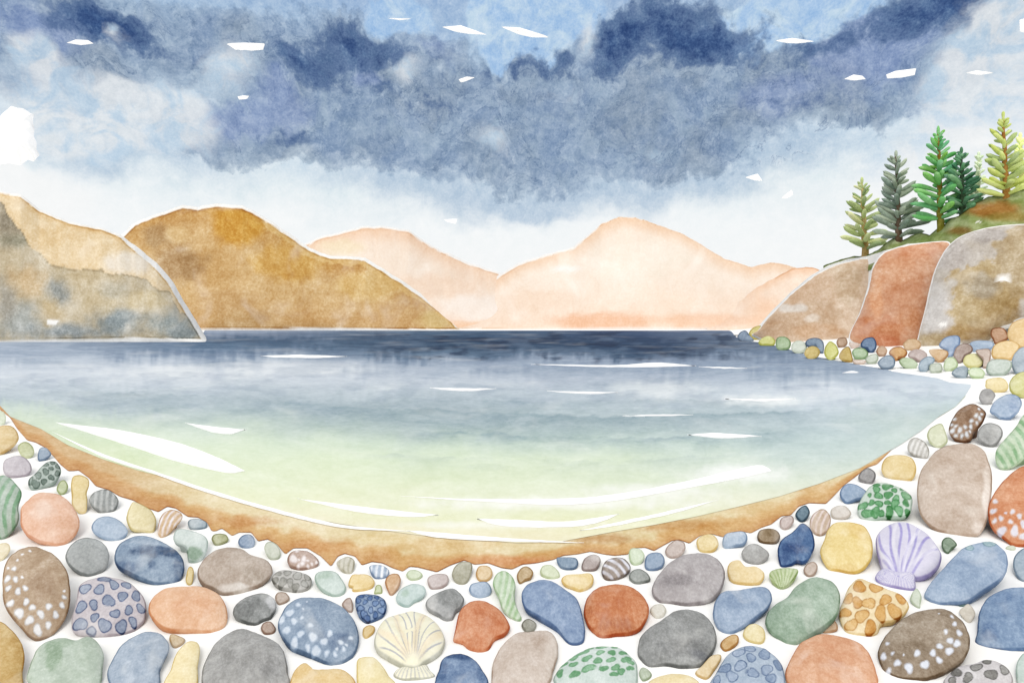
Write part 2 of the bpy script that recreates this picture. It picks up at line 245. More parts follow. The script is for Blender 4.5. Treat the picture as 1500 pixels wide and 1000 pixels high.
LAND = {  # stones that stand out by their own look: label and short reference
'A6':('bean shaped grey green stone with dark outlined spots','the grey green spotted bean stone'),
'A9':('grey oval stone with pale vertical stripes','the grey vertically striped stone'),
'A10':('large soft green stone with darker curving stripes at the left edge','the big green striped stone'),
'A11':('large plain salmon pink stone with a pale patch','the large salmon stone'),
'A14':('small tan stone with pale lilac slanting stripes','the tan slant striped pebble'),
'A16':('pale mint crooked stone with a dark green lower end','the mint stone with a dark green end'),
'A18':('slate blue oval stone with a dark navy streaked wash','the navy streaked blue stone'),
'A19':('large brown upright stone sprinkled with white dots down its left side','the tall brown white dotted stone'),
'A21':('pale lilac stone covered with outlined blue cobble spots','the lilac stone with blue cobble spots'),
'A23':('large smooth peach oval stone without marks','the large peach stone'),
'A26':('large pale sage stone with a darker green streak','the sage stone with a dark streak'),
'A29':('large domed dark grey stone at the bottom edge','the big domed grey stone'),
'A30':('long taupe brown stone fading to pale along its foot','the long taupe stone'),
'A34':('small pinkish brown stone with tiny white and pale blue dots','the small pinkish dotted stone'),
'A35':('pale grey stone covered with darker grey spots','the pale grey spotted stone'),
'A39':('small blue stone with broad white stripes','the blue and white striped pebble'),
'A37':('small pale beige stone with faint upright stripes','the beige striped pebble'),
'A45':('charcoal grey stone with a paler right end','the charcoal stone'),
'A47':('large denim blue stone with pale dots along its lower left','the large blue dotted stone'),
'A49':('small blue rounded triangle stone with dark ringed spots','the blue ring spotted stone'),
'D6':('tall tapering pale green stone with curved green stripes','the tapering green striped stone'),
'D12':('small brown stone with slanting white stripes','the brown white striped stone'),
'D13':('burnt orange stone with angular corners','the angular orange stone'),
'D14':('denim blue kidney shaped stone','the blue kidney stone'),
'D17':('navy blue stone with dark cloudy edges at the bottom edge','the navy stone at the bottom edge'),
'D18':('round burnt orange stone beside a blue kidney stone','the round orange stone'),
'D19':('pale mint stone covered with green dashes','the green dashed stone'),
'E9':('tiny dark teal diamond shaped pebble','the teal diamond pebble'),
'E10':('deep navy blue pear shaped stone','the deep navy pear shaped stone'),
'E12':('large mauve grey slanting oval stone','the mauve grey oval stone'),
'E14':('yellow green half round stone with fanning stripes','the fan striped green pebble'),
'E18':('large dark grey slanting stone with a darker lower edge','the large dark grey stone'),
'E19':('large plain sage green slanting stone','the large sage stone'),
'E25':('pale blue stone with outlined darker blue spots','the blue outlined spot stone'),
'E26':('large peach orange stone cut by the bottom edge','the big peach orange stone'),
'F1':('sunny yellow rounded stone beside a purple shell','the sunny yellow stone'),
'F2':('cream stone with leopard like ochre spots','the ochre leopard spotted stone'),
'F4':('long blue slanting stone with two ringed teal spots on top','the long slanting blue stone'),
'F7':('large dark brown slanting oval stone with white dots','the dark brown white dotted oval'),
'F8':('large denim blue stone cut by the right edge','the denim blue stone at the right edge'),
'F9':('pale grey stone with dark leopard spots at the bottom edge','the grey leopard spotted stone'),
'G2':('small dark brown upright stone with many pale dots','the small dark brown dotted stone'),
'G6':('small pale grey stone with fine curved stripes','the grey curved striped pebble'),
'G11':('small tan stone with pale pinkish stripes','the tan pink striped pebble'),
'G12':('pale green stone crowded with dark green spots','the green spotted stone'),
'G13':('largest plain taupe boulder with a pale right edge','the largest taupe boulder'),
'G14':('long green stone with darker lengthwise stripes at the right edge','the long green striped stone'),
'G15':('burnt orange stone with pale dots cut by the right edge','the orange dotted stone'),
'R20':('deep ochre drop shaped pebble in the shingle below the cliff','the deep ochre pebble'),
'R1':('honey yellow boulder under the grey cliff at the right edge','the honey yellow boulder'),
'R29':('dark blue hook shaped pebble in the shingle below the cliff','the dark blue hooked pebble'),
'R37':('slate blue three cornered pebble at the far tip of the shingle','the slate blue tip pebble'),
'R10':('blue mushroom shaped pebble under the grey cliff','the blue mushroom shaped pebble'),
'R44':('large olive yellow stone at the right edge above the long green striped stone','the olive yellow stone'),
'R32':('pale mauve pebble under the brown cliff','the pale mauve cliff pebble'),
'R23':('dark blue pointed pebble under the rust red cliff','the dark blue pointed pebble'),
'R28':('yellow green upright egg shaped pebble in the shingle','the yellow green egg pebble'),
'R9':('mauve brown comma shaped pebble under the grey cliff','the mauve brown comma pebble'),
'R17':('mauve lens shaped pebble between the rust cliff foot and the water','the mauve lens pebble'),
}

# ------------------------------------------------------------------ small maths
def lin(hx):
    c = np.array([int(hx[i:i+2], 16) / 255 for i in (0, 2, 4)])
    return np.where(c <= .04045, c / 12.92, ((c + .055) / 1.055) ** 2.4)
def sstep(x, a, b):
    t = np.clip((x - a) / (b - a), 0, 1); return t * t * (3 - 2 * t)
def _h(i, j, s):
    n = (i * 374761393 + j * 668265263 + s * 974711) & 0xffffffff
    n = ((n ^ (n >> 13)) * 1274126177) & 0xffffffff
    return ((n ^ (n >> 16)) & 0xffff) / 65535.0
def vnoise(x, y, s=0):
    x = np.asarray(x, float); y = np.asarray(y, float)
    i = np.floor(x).astype(np.int64); j = np.floor(y).astype(np.int64)
    u = x - i; v = y - j; u = u * u * (3 - 2 * u); v = v * v * (3 - 2 * v)
    return (_h(i, j, s) * (1-u) + _h(i+1, j, s) * u) * (1-v) + (_h(i, j+1, s) * (1-u) + _h(i+1, j+1, s) * u) * v
def fbm(x, y, s=0, o=4):
    t = 0; a = .5; n = 0
    for k in range(o):
        t = t + a * vnoise(x * 2**k + 17.3*k, y * 2**k - 9.1*k, s + k); n += a; a *= .5
    return t / n
def mix(c, d, w): return c * (1 - w[:, None]) + (lin(d) if isinstance(d, str) else d) * w[:, None]
def pat(c, Q, x, y, rx, ry, hx, st=1., soft=.5, seed=0, rag=.6):
    """a wash of another pigment, ragged at its edge"""
    r = np.hypot((Q[:, 0]-x)/rx, (Q[:, 1]-y)/ry) + (fbm(Q[:, 0]/14 + seed, Q[:, 1]/14, seed + 11, 5) - .5) * rag
    return mix(c, hx, st * (1 - sstep(r, 1 - soft, 1 + soft * .3)))
def pts(s): return np.array([[float(v) for v in p.split(',')] for p in s.split()])
def smooth_closed(P, n):
    m = len(P); k = max(4, int(math.ceil(4 * n / m))); out = []
    for i in range(m):
        a, b, c, d = P[i-1], P[i], P[(i+1) % m], P[(i+2) % m]
        t = np.linspace(0, 1, k, endpoint=False)[:, None]
        out.append(.5 * ((2*b) + (-a+c)*t + (2*a-5*b+4*c-d)*t**2 + (-a+3*b-3*c+d)*t**3))
    Q = np.vstack(out); R = np.vstack([Q, Q[:1]])
    L = np.concatenate([[0], np.cumsum(np.hypot(*np.diff(R, axis=0).T))])
    s = np.linspace(0, L[-1], n, endpoint=False)
    return np.stack([np.interp(s, L, R[:, 0]), np.interp(s, L, R[:, 1])], 1)
def sharp_closed(P, n):
    R = np.vstack([P, P[:1]]); L = np.concatenate([[0], np.cumsum(np.hypot(*np.diff(R, axis=0).T))])
    s = np.unique(np.concatenate([np.linspace(0, L[-1], n - len(P), endpoint=False), L[:-1]]))
    return np.stack([np.interp(s, L, R[:, 0]), np.interp(s, L, R[:, 1])], 1)
def centroid(P):
    x, y = P.T; x2, y2 = np.roll(x, -1), np.roll(y, -1); c = x*y2 - x2*y
    return np.array([((x+x2)*c).sum(), ((y+y2)*c).sum()]) / (3 * c.sum())
def dist_line(Q, P):
    d = np.full(len(Q), 1e9)
    for a, b in zip(P[:-1], P[1:]):
        ab = b - a; t = np.clip(((Q - a) @ ab) / max(ab @ ab, 1e-9), 0, 1)
        d = np.minimum(d, np.hypot(*(Q - a - t[:, None] * ab).T))
    return d
CAM = np.array([0, 0, H])
def ray(px, py): return np.array([(px - CX) / F, 1.0, (CY - py) / F])
def at(px, py, Y): return CAM + ray(px, py) * Y

# ------------------------------------------------------------------ the shore as a height field
COAST_Y = [4.3, 9.6, 12.2, 16.9, 59.6, 400]; COAST_X = [2.4, 7.2, 7.5, 8.5, 22, 128]
def ground_z(X, Y):
    x = np.asarray(X, float) / H; y = np.asarray(Y, float) / H
    d = x - np.interp(y, COAST_Y, COAST_X)
    t = np.maximum(0, d - .12); r = .09 * t * t / (t + .45) * sstep(y, 5.5, 9.5)
    return H * 3 * np.tanh(r / 3)
def on_ground(px, py):
    d = ray(px, py); Y = .8 * H; step = .05; f0 = None
    while Y < 900 * H:
        f = H + d[2] * Y - float(ground_z(d[0] * Y, Y))
        if f <= 0:
            lo, hi = Y / (1 + step), Y
            for _ in range(30):
                m = .5 * (lo + hi)
                if H + d[2] * m - float(ground_z(d[0] * m, m)) > 0: lo = m
                else: hi = m
            return CAM + d * hi
        Y *= 1 + step * .4
    return CAM + d * 60 * H

def on_ground_many(Q):
    D = np.stack([(Q[:, 0]-CX)/F, np.ones(len(Q)), (CY-Q[:, 1])/F], 1)
    Y = H / np.maximum(-D[:, 2], 1e-4)
    for _ in range(12): Y = (H - ground_z(D[:, 0]*Y, Y)) / np.maximum(-D[:, 2], 1e-4)
    return CAM + D * Y[:, None]

# ------------------------------------------------------------------ materials
def nt_new(m): m.use_nodes = True; t = m.node_tree; t.nodes.clear(); return t
class E:
    T = None
    def __init__(s, k): s.k = k
    def _m(a, b, op):
        n = E.T.nodes.new('ShaderNodeMath'); n.operation = op
        for i, v in enumerate((a, b)):
            if v is None: continue
            if isinstance(v, E): E.T.links.new(v.k, n.inputs[i])
            else: n.inputs[i].default_value = v
        return E(n.outputs[0])
    def __add__(a, b): return E._m(a, b, 'ADD')
    def __sub__(a, b): return E._m(a, b, 'SUBTRACT')
    def __rsub__(a, b): return E._m(b, a, 'SUBTRACT')
    def __mul__(a, b): return E._m(a, b, 'MULTIPLY')
    def abs(a): return E._m(a, None, 'ABSOLUTE')
    def max(a, b): return E._m(a, b, 'MAXIMUM')
    def min(a, b): return E._m(a, b, 'MINIMUM')
    __radd__ = __add__; __rmul__ = __mul__
def feed(v, sock):
    if isinstance(v, E): E.T.links.new(v.k, sock)
    else: sock.default_value = v
def ss(x, a, b, lo=0., hi=1.):
    n = E.T.nodes.new('ShaderNodeMapRange'); n.interpolation_type = 'SMOOTHSTEP'
    feed(x, n.inputs[0]); n.inputs[1].default_value = a; n.inputs[2].default_value = b
    n.inputs[3].default_value = lo; n.inputs[4].default_value = hi
    return E(n.outputs[0])
def noise(v, scale, detail=4., rough=.55, distort=0., out=0):
    n = E.T.nodes.new('ShaderNodeTexNoise'); feed(v, n.inputs['Vector'])
    n.inputs['Scale'].default_value = scale; n.inputs['Detail'].default_value = detail
    n.inputs['Roughness'].default_value = rough; n.inputs['Distortion'].default_value = distort
    return E(n.outputs[out])
def mixc(f, a, b, mode='MIX'):
    n = E.T.nodes.new('ShaderNodeMix'); n.data_type = 'RGBA'; n.blend_type = mode; n.clamp_factor = True
    feed(f, n.inputs[0])
    for v, s in ((a, n.inputs[6]), (b, n.inputs[7])):
        if isinstance(v, str): s.default_value = (*lin(v), 1)
        else: feed(v, s)
    return E(n.outputs[2])
def vmath(op, a, b):
    n = E.T.nodes.new('ShaderNodeVectorMath'); n.operation = op
    feed(a, n.inputs[0])
    if op == 'SCALE': feed(b, n.inputs['Scale'])
    else: feed(b, n.inputs[1])
    return E(n.outputs[0])

def wash(name, wash_scale=1.6, wash_amp=.9, grain_scale=26., grain_amp=.35, line=.7, line_px=2.2, lift=.25, rough=.9, spec=.12, vec=None, bump=.0, distort=.8, sq=(1, 1, 1)):
    """Matt pigment: the mesh's own colour, thinned and thickened by blotches and grain."""
    m = bpy.data.materials.new(name); t = nt_new(m); E.T = t
    a = t.nodes.new('ShaderNodeAttribute'); a.attribute_name = 'Col'
    r = t.nodes.new('ShaderNodeAttribute'); r.attribute_name = 'Rim'
    rim = E(r.outputs['Fac'])
    oi = t.nodes.new('ShaderNodeObjectInfo')
    if vec:
        u = t.nodes.new('ShaderNodeAttribute'); u.attribute_name = vec; v = E(u.outputs['Vector'])
    else:
        tc = t.nodes.new('ShaderNodeTexCoord'); v = E(tc.outputs['Object'])
        off = t.nodes.new('ShaderNodeCombineXYZ')
        for i in range(3): t.links.new((E(oi.outputs['Random']) * (37., 71., 53.)[i]).k, off.inputs[i])
        v = vmath('ADD', vmath('MULTIPLY', v, sq), E(off.outputs[0]))
    n1 = noise(v, wash_scale, 6., .6, distort)
    n2 = noise(v, grain_scale, 3., .7)
    n4 = noise(v, grain_scale * .28, 4., .65)
    dens = (n1 - .5) * wash_amp * 2. + (n2 - .5) * grain_amp * 2. + (n4 - .5) * grain_amp * 1.6 + 1.0
    # tide line where a wash dried: a thin band of pigment, here and there, along a contour of the blotches
    tide = ss((n1 - .53).abs(), .0, .012, 1., 0.) * ss(noise(v, wash_scale * .8, 2.), .5, .62)
    dens = dens + tide * .12
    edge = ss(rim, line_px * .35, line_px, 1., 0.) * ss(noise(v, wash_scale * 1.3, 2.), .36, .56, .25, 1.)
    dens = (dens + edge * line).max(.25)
    g = t.nodes.new('ShaderNodeGamma'); feed(E(a.outputs['Color']), g.inputs[0]); feed(dens, g.inputs[1])
    c = E(g.outputs[0])
    c = mixc(ss(noise(v, wash_scale * 1.1, 3., .5, .6), .52, .78) * lift, c, 'F6F4EE')
    b = t.nodes.new('ShaderNodeBsdfPrincipled'); feed(c, b.inputs['Base Color'])
    b.inputs['Roughness'].default_value = rough; b.inputs['Specular IOR Level'].default_value = spec
    if bump:
        bp = t.nodes.new('ShaderNodeBump'); bp.inputs['Strength'].default_value = bump; bp.inputs['Distance'].default_value = .01
        feed(n2, bp.inputs['Height']); t.links.new(bp.outputs[0], b.inputs['Normal'])
    o = t.nodes.new('ShaderNodeOutputMaterial'); t.links.new(b.outputs[0], o.inputs[0])
    return m

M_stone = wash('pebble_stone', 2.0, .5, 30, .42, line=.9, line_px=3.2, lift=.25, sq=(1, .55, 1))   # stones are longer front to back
M_rock = wash('cliff_stone', 1.7, .72, 26, .5, line=.6, line_px=3., lift=.2)
M_hill = wash('hill_slope', 1.7, .68, 28, .5, line=.7, line_px=3., lift=.22, vec='Flow')
M_pale = wash('pale_hill_slope', 1.3, .3, 28, .3, line=.5, line_px=2.6, lift=.35, vec='Flow')
M_grass = wash('bank_turf', 2.6, .6, 26, .3, line=.5, lift=.1)
M_leaf = wash('conifer_needles', 5., .55, 30, .3, line=0., lift=.12)
M_bark = wash('conifer_bark', 6., .5, 30, .3, line=0., lift=.05)
M_water = wash('lake_water', 1.6, .34, 16, .26, line=0., lift=.16, vec='Flow', rough=.7, spec=.03, distort=1.2)
M_sand = wash('wet_sand', 1.8, .55, 26, .45, line=.8, line_px=1.5, lift=.1, vec='Flow')
M_white = wash('white_sand', 3., .25, 9., .5, line=0., lift=.3)
M_foam = wash('foam', 3., .2, 20, .3, line=0., lift=.3)
M_shell = wash('shell', 2., .35, 26, .25, line=.6, line_px=2.5, lift=.2)
M_cloud = wash('cloud', 2., .1, 20, .1, line=0., lift=.3)

# ------------------------------------------------------------------ mesh helpers
ALB = {'pebble_stone': .87, 'cliff_stone': .93, 'hill_slope': .82, 'pale_hill_slope': .83, 'bank_turf': .8, 'conifer_needles': 1.3, 'lake_water': .92, 'wet_sand': .84, 'shell': .9}   # real pigment reflects less than the sunlit picture shows
def link(name, V, faces, mat, col=None, rim=None, flow=None, loc=(0, 0, 0), R=None, s=1., smooth=True, parent=None):
    """One mesh object; V are world points, stored relative to a base point, a frame R and a size s."""
    V = np.asarray(V, float); R = np.eye(3) if R is None else R; loc = np.asarray(loc, float)
    L = (V - loc) @ R / s
    me = bpy.data.meshes.new(name); me.from_pydata(L.tolist(), [], faces); me.update()
    if col is not None:
        col = np.asarray(col) * ALB.get(mat.name, 1.)
        a = me.attributes.new('Col', 'FLOAT_COLOR', 'POINT')
        a.data.foreach_set('color', np.hstack([np.broadcast_to(col, (len(V), 3)), np.ones((len(V), 1))]).astype(np.float32).ravel())
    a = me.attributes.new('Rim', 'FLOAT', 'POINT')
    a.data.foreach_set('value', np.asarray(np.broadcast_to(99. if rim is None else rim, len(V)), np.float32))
    if flow is not None:
        a = me.attributes.new('Flow', 'FLOAT_VECTOR', 'POINT'); a.data.foreach_set('vector', np.asarray(flow, np.float32).ravel())
    if smooth: me.polygons.foreach_set('use_smooth', [True] * len(me.polygons))
    me.materials.append(mat)
    o = bpy.data.objects.new(name, me); COL.objects.link(o)
    M = Matrix([[*(R[i] * s), loc[i]] for i in range(3)] + [[0, 0, 0, 1]])
    if parent is None: o.matrix_world = M
    else:
        o.parent = parent; o.matrix_parent_inverse = Matrix.Identity(4); o.matrix_local = parent.matrix_world.inverted() @ M
    return o
def tag(o, label=None, cat=None, group=None, kind=None):
    for k, v in (('label', label), ('category', cat), ('group', group), ('kind', kind)):
        if v: o[k] = v
    return o
def grid_faces(nr, nc, closed=False):
    f = []
    for r in range(nr - 1):
        for c in range(nc if closed else nc - 1):
            d = (c + 1) % nc; f.append((r*nc + c, r*nc + d, (r+1)*nc + d, (r+1)*nc + c))
    return f

def stone(name, poly, mat, paint, seg=56, rings=14, beta=32., top=.27, back=.12, power=2.4, jag=.5, seed=0, foot=None, hover=None, ridge=None, keep=.5, parent=None, lift=0., sharp=False):
    """A rounded stone bedded in the shingle, from its outline. paint(px points, edge px) gives its colours."""
    P = sharp_closed(poly, seg) if sharp else smooth_closed(poly, seg); c = centroid(P); seg = len(P)
    ang = np.linspace(0, 2*np.pi, seg, endpoint=False)
    P = c + (P - c) * (1 + jag / 40 * (fbm(np.cos(ang)*2.6 + seed, np.sin(ang)*2.6 + seed*1.7, seed, 4) - .5)[:, None] * 2)
    rad = np.hypot(*(P - c).T)
    ib = P[:, 1].argmax()
    B = on_ground(*(foot if foot is not None else P[ib]))
    if hover is not None: B = at(*c, hover)
    d = ray(*c); al = math.degrees(math.asin(-d[2] / np.linalg.norm(d)))
    be = max(al, beta); el = math.radians(al + 90 - be)
    hd = -np.array([d[0], 1, 0]); hd /= np.linalg.norm(hd)
    n = hd * math.cos(el) + np.array([0, 0, math.sin(el)])
    B = B + n * lift
    def hit(q):
        D = np.stack([(q[:, 0] - CX) / F, np.ones(len(q)), (CY - q[:, 1]) / F], 1)
        return CAM + D * (((B - CAM) @ n) / (D @ n))[:, None]
    C0 = hit(c[None])[0]; s = 100 * C0[1] / F
    u = np.cross(n, hd); u = -u / np.linalg.norm(u); v = np.cross(n, u)
    R = np.stack([u, v, n], 1)
    W = hit(P); loc = (W - C0) @ R
    ext = .5 * min(np.ptp(loc[:, 0]), np.ptp(loc[:, 1]))
    S = np.concatenate([[.04], np.sin(np.linspace(.08, 1, rings) * np.pi/2)]); S[-1] = 1
    V = []; Q = []; rim = []
    for k in S:
        q = c + (P - c) * k; w = C0 + (W - C0) * k
        hgt = top * ext * max(0, 1 - k**power) ** .55
        bump = 1 + .10 * (fbm(q[:, 0] / 22 + seed, q[:, 1] / 22, seed + 5, 2) - .5) * 2
        if ridge is not None: hgt = hgt + ridge(q) * ext * (1 - k**6)
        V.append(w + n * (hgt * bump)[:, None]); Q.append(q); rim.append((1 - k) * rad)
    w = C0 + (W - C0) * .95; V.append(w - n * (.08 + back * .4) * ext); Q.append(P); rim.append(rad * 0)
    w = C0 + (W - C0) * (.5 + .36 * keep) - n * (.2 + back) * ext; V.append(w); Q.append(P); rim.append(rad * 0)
    w = C0 + (W - C0) * keep - n * (.3 + back * 1.6) * ext
    if hover is None:
        w[:, 2] = np.minimum(w[:, 2] - .02, ground_z(w[:, 0], w[:, 1]) - .03)
    else: w = C0 + (W - C0) * .6 - n * top * ext * .8
    V.append(w); Q.append(P); rim.append(rad * 0)
    nr = len(V)
    V = np.vstack(V); Q = np.vstack(Q); rim = np.concatenate(rim)
    f = grid_faces(nr, seg, True)
    V = np.vstack([V, C0 + n * top * ext, w.mean(0)]); Q = np.vstack([Q, c, c]); rim = np.append(rim, [99, 0])
    t, b = len(V) - 2, len(V) - 1
    f += [(t, (i+1) % seg, i) for i in range(seg)] + [(b, (nr-1)*seg + i, (nr-1)*seg + (i+1) % seg) for i in range(seg)]
    f = [tuple(reversed(p)) for p in f]
    base = C0.copy()
    return link(name, V, f, mat, paint(Q, rim), rim, None, base, R, s, parent=parent)

# ------------------------------------------------------------------ ground, water, wet sand
ys = np.concatenate([[-60, -20, -6, -2, 0], np.geomspace(.5, 12, 40), np.geomspace(12.4, 90, 90), np.geomspace(95, 900, 20)]) * H
xs = np.concatenate([-np.geomspace(60, 1400, 14)[::-1], np.linspace(-55, 55, 170), np.geomspace(60, 1400, 14)])
X, Y = np.meshgrid(xs, ys); V = np.stack([X, Y, ground_z(X, Y)], -1).reshape(-1, 3)
o = link('ground', V, [tuple(p) for p in grid_faces(len(ys), len(xs))], M_white, lin('F7F6F3'), None, None)
tag(o, kind='structure')

FAR = pts('-400,498 290,498 300,484 1070,484 1083,498 1110,501 1140,507 1180,519 1220,527 1280,537 1330,546 1368,552 1392,560 1423,563')
NEAR = pts('-400,480 -200,510 -60,552 0,594 15,610 60,628 100,652 150,672 200,688 260,703 300,716 350,733 400,748 450,758 500,767 560,776 620,784 700,790 760,795 820,793 900,778 960,768 1020,756 1080,742 1140,727 1200,708 1260,685 1320,650 1350,630 1375,610 1400,595 1415,578 1423,564.5')
WC = [(484, 'AEB9C8 98A5B9 47607A 34496A 8393A8 B4C2D2'), (497, 'A9B5C4 4B627C 30465F 2A3F5C 8393A8 B4C2D2'.replace('47597400', '475974')),
      (507, 'A7B3C3 5A728B 30465F 283E5A 7F90A6 B4C2D2'.replace('42557200', '425572')), (518, 'ABB7C6 7E8FA5 5E748B 364D68 8091A6 B6C4D3'.replace('46597500', '465975')),
      (528, 'BCC6D1 A9B5C3 98A5B6 8695AA 8E9DB0 BCC9D6'), (540, 'C8D0D9 C3CBD5 AFBAC7 8F9EB1 93A2B4 C3CFDB'),
      (556, 'CBD3DB C9D1D8 C0C9D2 A5B1C0 B2BECB D2DCE5'), (572, 'C0CAD1 BCC7CE BBC6CD B4C0CA CFD7DF D3DDE4'),
      (588, 'B9C5CB AEBBC2 A9B7BE B5C1C9 CBD5DC CBD8DB'), (602, 'CDD9D1 B5C3C5 A4B3B9 BAC7CB BECBD1 C8D5D3'),
      (617, 'D3DFCC C8D5CC A5B5B9 ACBBBF B7C6CA C6D4CE'), (632, 'D6E2C8 D5E1D0 A9BAB8 B5C5C4 BFCED0 C9D7D0'),
      (648, 'D5E1BE DAE6CF CCDACB C9D8CD C3D2D1 CFDCD2'), (675, 'D6E2B8 DCE7CA DAE6CB D8E4CF CAD8D3 D3DED4'),
      (705, 'DCE5B6 DDE7C6 DBE6C6 D9E5CC D5E0D2 D9E1D0'), (735, 'E2E6BE E2E8BE DFE7C8 DEE6CC E2E4CC E0DEBE'),
      (757, 'E9E2BC E9E5C4 E1E7BC E0E7BE E8E2C6 E6D9B4'), (775, 'ECDFBA EDE3C2 E8E3BE E2E2B4 EADFC0 E6D2A6'), (800, 'EBD9AE EBDCB4 E9DCB0 E3DCB0 E8D4AA E6CDA0')]
WROW = np.array([r for r, _ in WC], float); WCOLX = np.array([0, 300, 640, 950, 1200, 1420.])
WTAB = np.array([[lin(c) for c in row.split()] for _, row in WC])
def water_col(px, py):
    wx = px + (fbm(px/90, py/22, 3) - .5) * 110; wy = py + (fbm(px/60, py/40, 9, 3) - .5) * 16 * np.clip((py-478)/40, .25, 1.2) + (fbm(px/6, py/30, 19, 4) - .5) * 24 * sstep(py, 660, 560) * np.clip((py-478)/30, .3, 1.) * sstep(fbm(px/70, py/14, 29, 3), .38, .6)
    i = np.clip(np.interp(wy, WROW, np.arange(len(WROW))), 0, len(WROW) - 1.001); j = np.clip(np.interp(wx, WCOLX, np.arange(6)), 0, 4.999)
    a, b = i.astype(int), j.astype(int); u, v = (i - a)[:, None], (j - b)[:, None]
    c = (WTAB[a, b]*(1-v) + WTAB[a, b+1]*v) * (1-u) + (WTAB[a+1, b]*(1-v) + WTAB[a+1, b+1]*v) * u
    # milky shallows round the broken water
    q = np.stack([px, py], 1)
    for x, y, rx, ry, st in ((1080, 694, 90, 16, .8), (820, 737, 240, 11, .8), (960, 720, 120, 14, .7), (1115, 587, 90, 10, .7), (960, 570, 90, 16, .45), (720, 768, 180, 7, .6), (250, 545, 120, 14, .4), (430, 540, 120, 14, .4)):
        c = pat(c, q, x, y, rx, ry, 'F6F8F6', st, .8, int(x), .8)
    k = (sstep(py, 640, 780) * .38)[:, None]; c = c * (1-k) + lin('F3EEDC') * k
    # tide lines: sharp on the far side, fading towards the shore
    for X0, Y0, st, soft in (((420, 640, 780, 900, 1040, 1180, 1230), (596, 601, 607, 611, 606, 603, 596), .55, 14), ((560, 700, 830, 960, 1100, 1210), (628, 634, 641, 642, 636, 626), .6, 12), ((80, 200, 330, 450, 560), (572, 576, 583, 590, 592), .4, 22), ((660, 800, 1000, 1160), (588, 590, 586, 592), .35, 10), ((500, 700, 900, 1100), (664, 672, 676, 664), .18, 18)):
        dy = py - np.interp(px, X0, Y0) - (fbm(px/13, px*0, int(Y0[0]), 4) - .5) * 9
        w = st * sstep(dy, -2.5, .5) * np.exp(-np.maximum(dy, 0) / soft) * sstep(px, X0[0], X0[0] + 90) * sstep(px, X0[-1], X0[-1] - 90) * (.4 + .6 * sstep(fbm(px/45, py/9, int(Y0[1]), 3), .35, .6))
        c = c * (1 - w[:, None]) + lin('7F98A2') * w[:, None]
    # pigment pooled in the deep water, in ragged dark patches
    k = sstep(fbm(px/28, py/7, 33, 5), .5, .66) * sstep(py, 484, 490) * sstep(py + (fbm(px/7, py*0, 51, 3) - .5) * 24, 534, 514) * sstep(px, 480, 640) * sstep(px, 1150, 1040)
    c = c * (1 - .75 * k[:, None]) + lin('1C2D48') * (.75 * k[:, None])
    k = sstep(fbm(px/40, py/9, 37, 5), .52, .68) * sstep(py, 486, 500) * sstep(py, 640, 560)
    return c * (1 - .22 * k[:, None]) + lin('7C8FA6') * (.22 * k[:, None])
def sheet(name, P0, P1, cols, rows, z, mat, paint, tpow=1.):
    q = []
    for t in np.linspace(0, 1, rows) ** tpow:
        q.append(np.stack([cols, np.interp(cols, *P0.T) * (1-t) + np.interp(cols, *P1.T) * t], 1))
    Q = np.vstack(q)
    T = np.repeat(np.linspace(0, 1, rows) ** tpow, len(cols))
    if z is None: W = on_ground_many(Q) + [0, 0, .004]
    else:
        D = np.stack([(Q[:, 0]-CX)/F, np.ones(len(Q)), (CY-Q[:, 1])/F], 1); W = CAM + D * ((z - H) / D[:, 2])[:, None]
    f = [tuple(reversed(p)) for p in grid_faces(rows, len(cols))]
    # washes drift along the shore: the texture follows distance (on a log scale) and bearing
    fl = np.stack([W[:, 0] / W[:, 1] * 5.5, np.log(W[:, 1]) * 3.2, W[:, 2] * 0], 1)
    c, r = paint(Q, T)
    return link(name, W, f, mat, c, r, fl)
cols = np.concatenate([np.linspace(-400, -10, 40), np.arange(-6, 1423.1, 3.)])
farw = FAR.copy()
o = sheet('lake', farw, NEAR, cols[cols <= 1423], 220, .007, M_water, lambda Q, T: (water_col(*Q.T), None))
tag(o, kind='structure')
OUT = pts('-60,575 0,600 15,612 25,628 40,645 52,648 65,655 78,668 88,680 100,690 107,690 115,689 130,700 140,712 160,718 175,727 195,733 215,744 232,750 245,742 258,745 275,757 290,758 303,765 310,778 316,778 325,774 340,785 350,780 368,780 378,793 392,790 405,797 418,812 430,803 450,803 470,815 485,830 495,815 505,811 520,815 530,828 545,823 560,825 575,832 590,837 600,830 612,831 640,838 660,828 680,821 695,827 715,825 735,832 750,834 765,827 785,825 810,820 825,814 845,812 865,808 885,812 900,814 920,812 930,803 945,802 958,807 970,800 985,792 995,791 1010,796 1025,785 1042,782 1060,787 1070,780 1085,778 1100,781 1115,773 1130,768 1145,756 1158,755 1170,742 1185,737 1210,738 1220,728 1235,712 1255,697 1270,685 1285,680 1300,665 1315,650 1325,641 1340,636 1360,620 1380,608 1400,596 1415,580 1424,563')
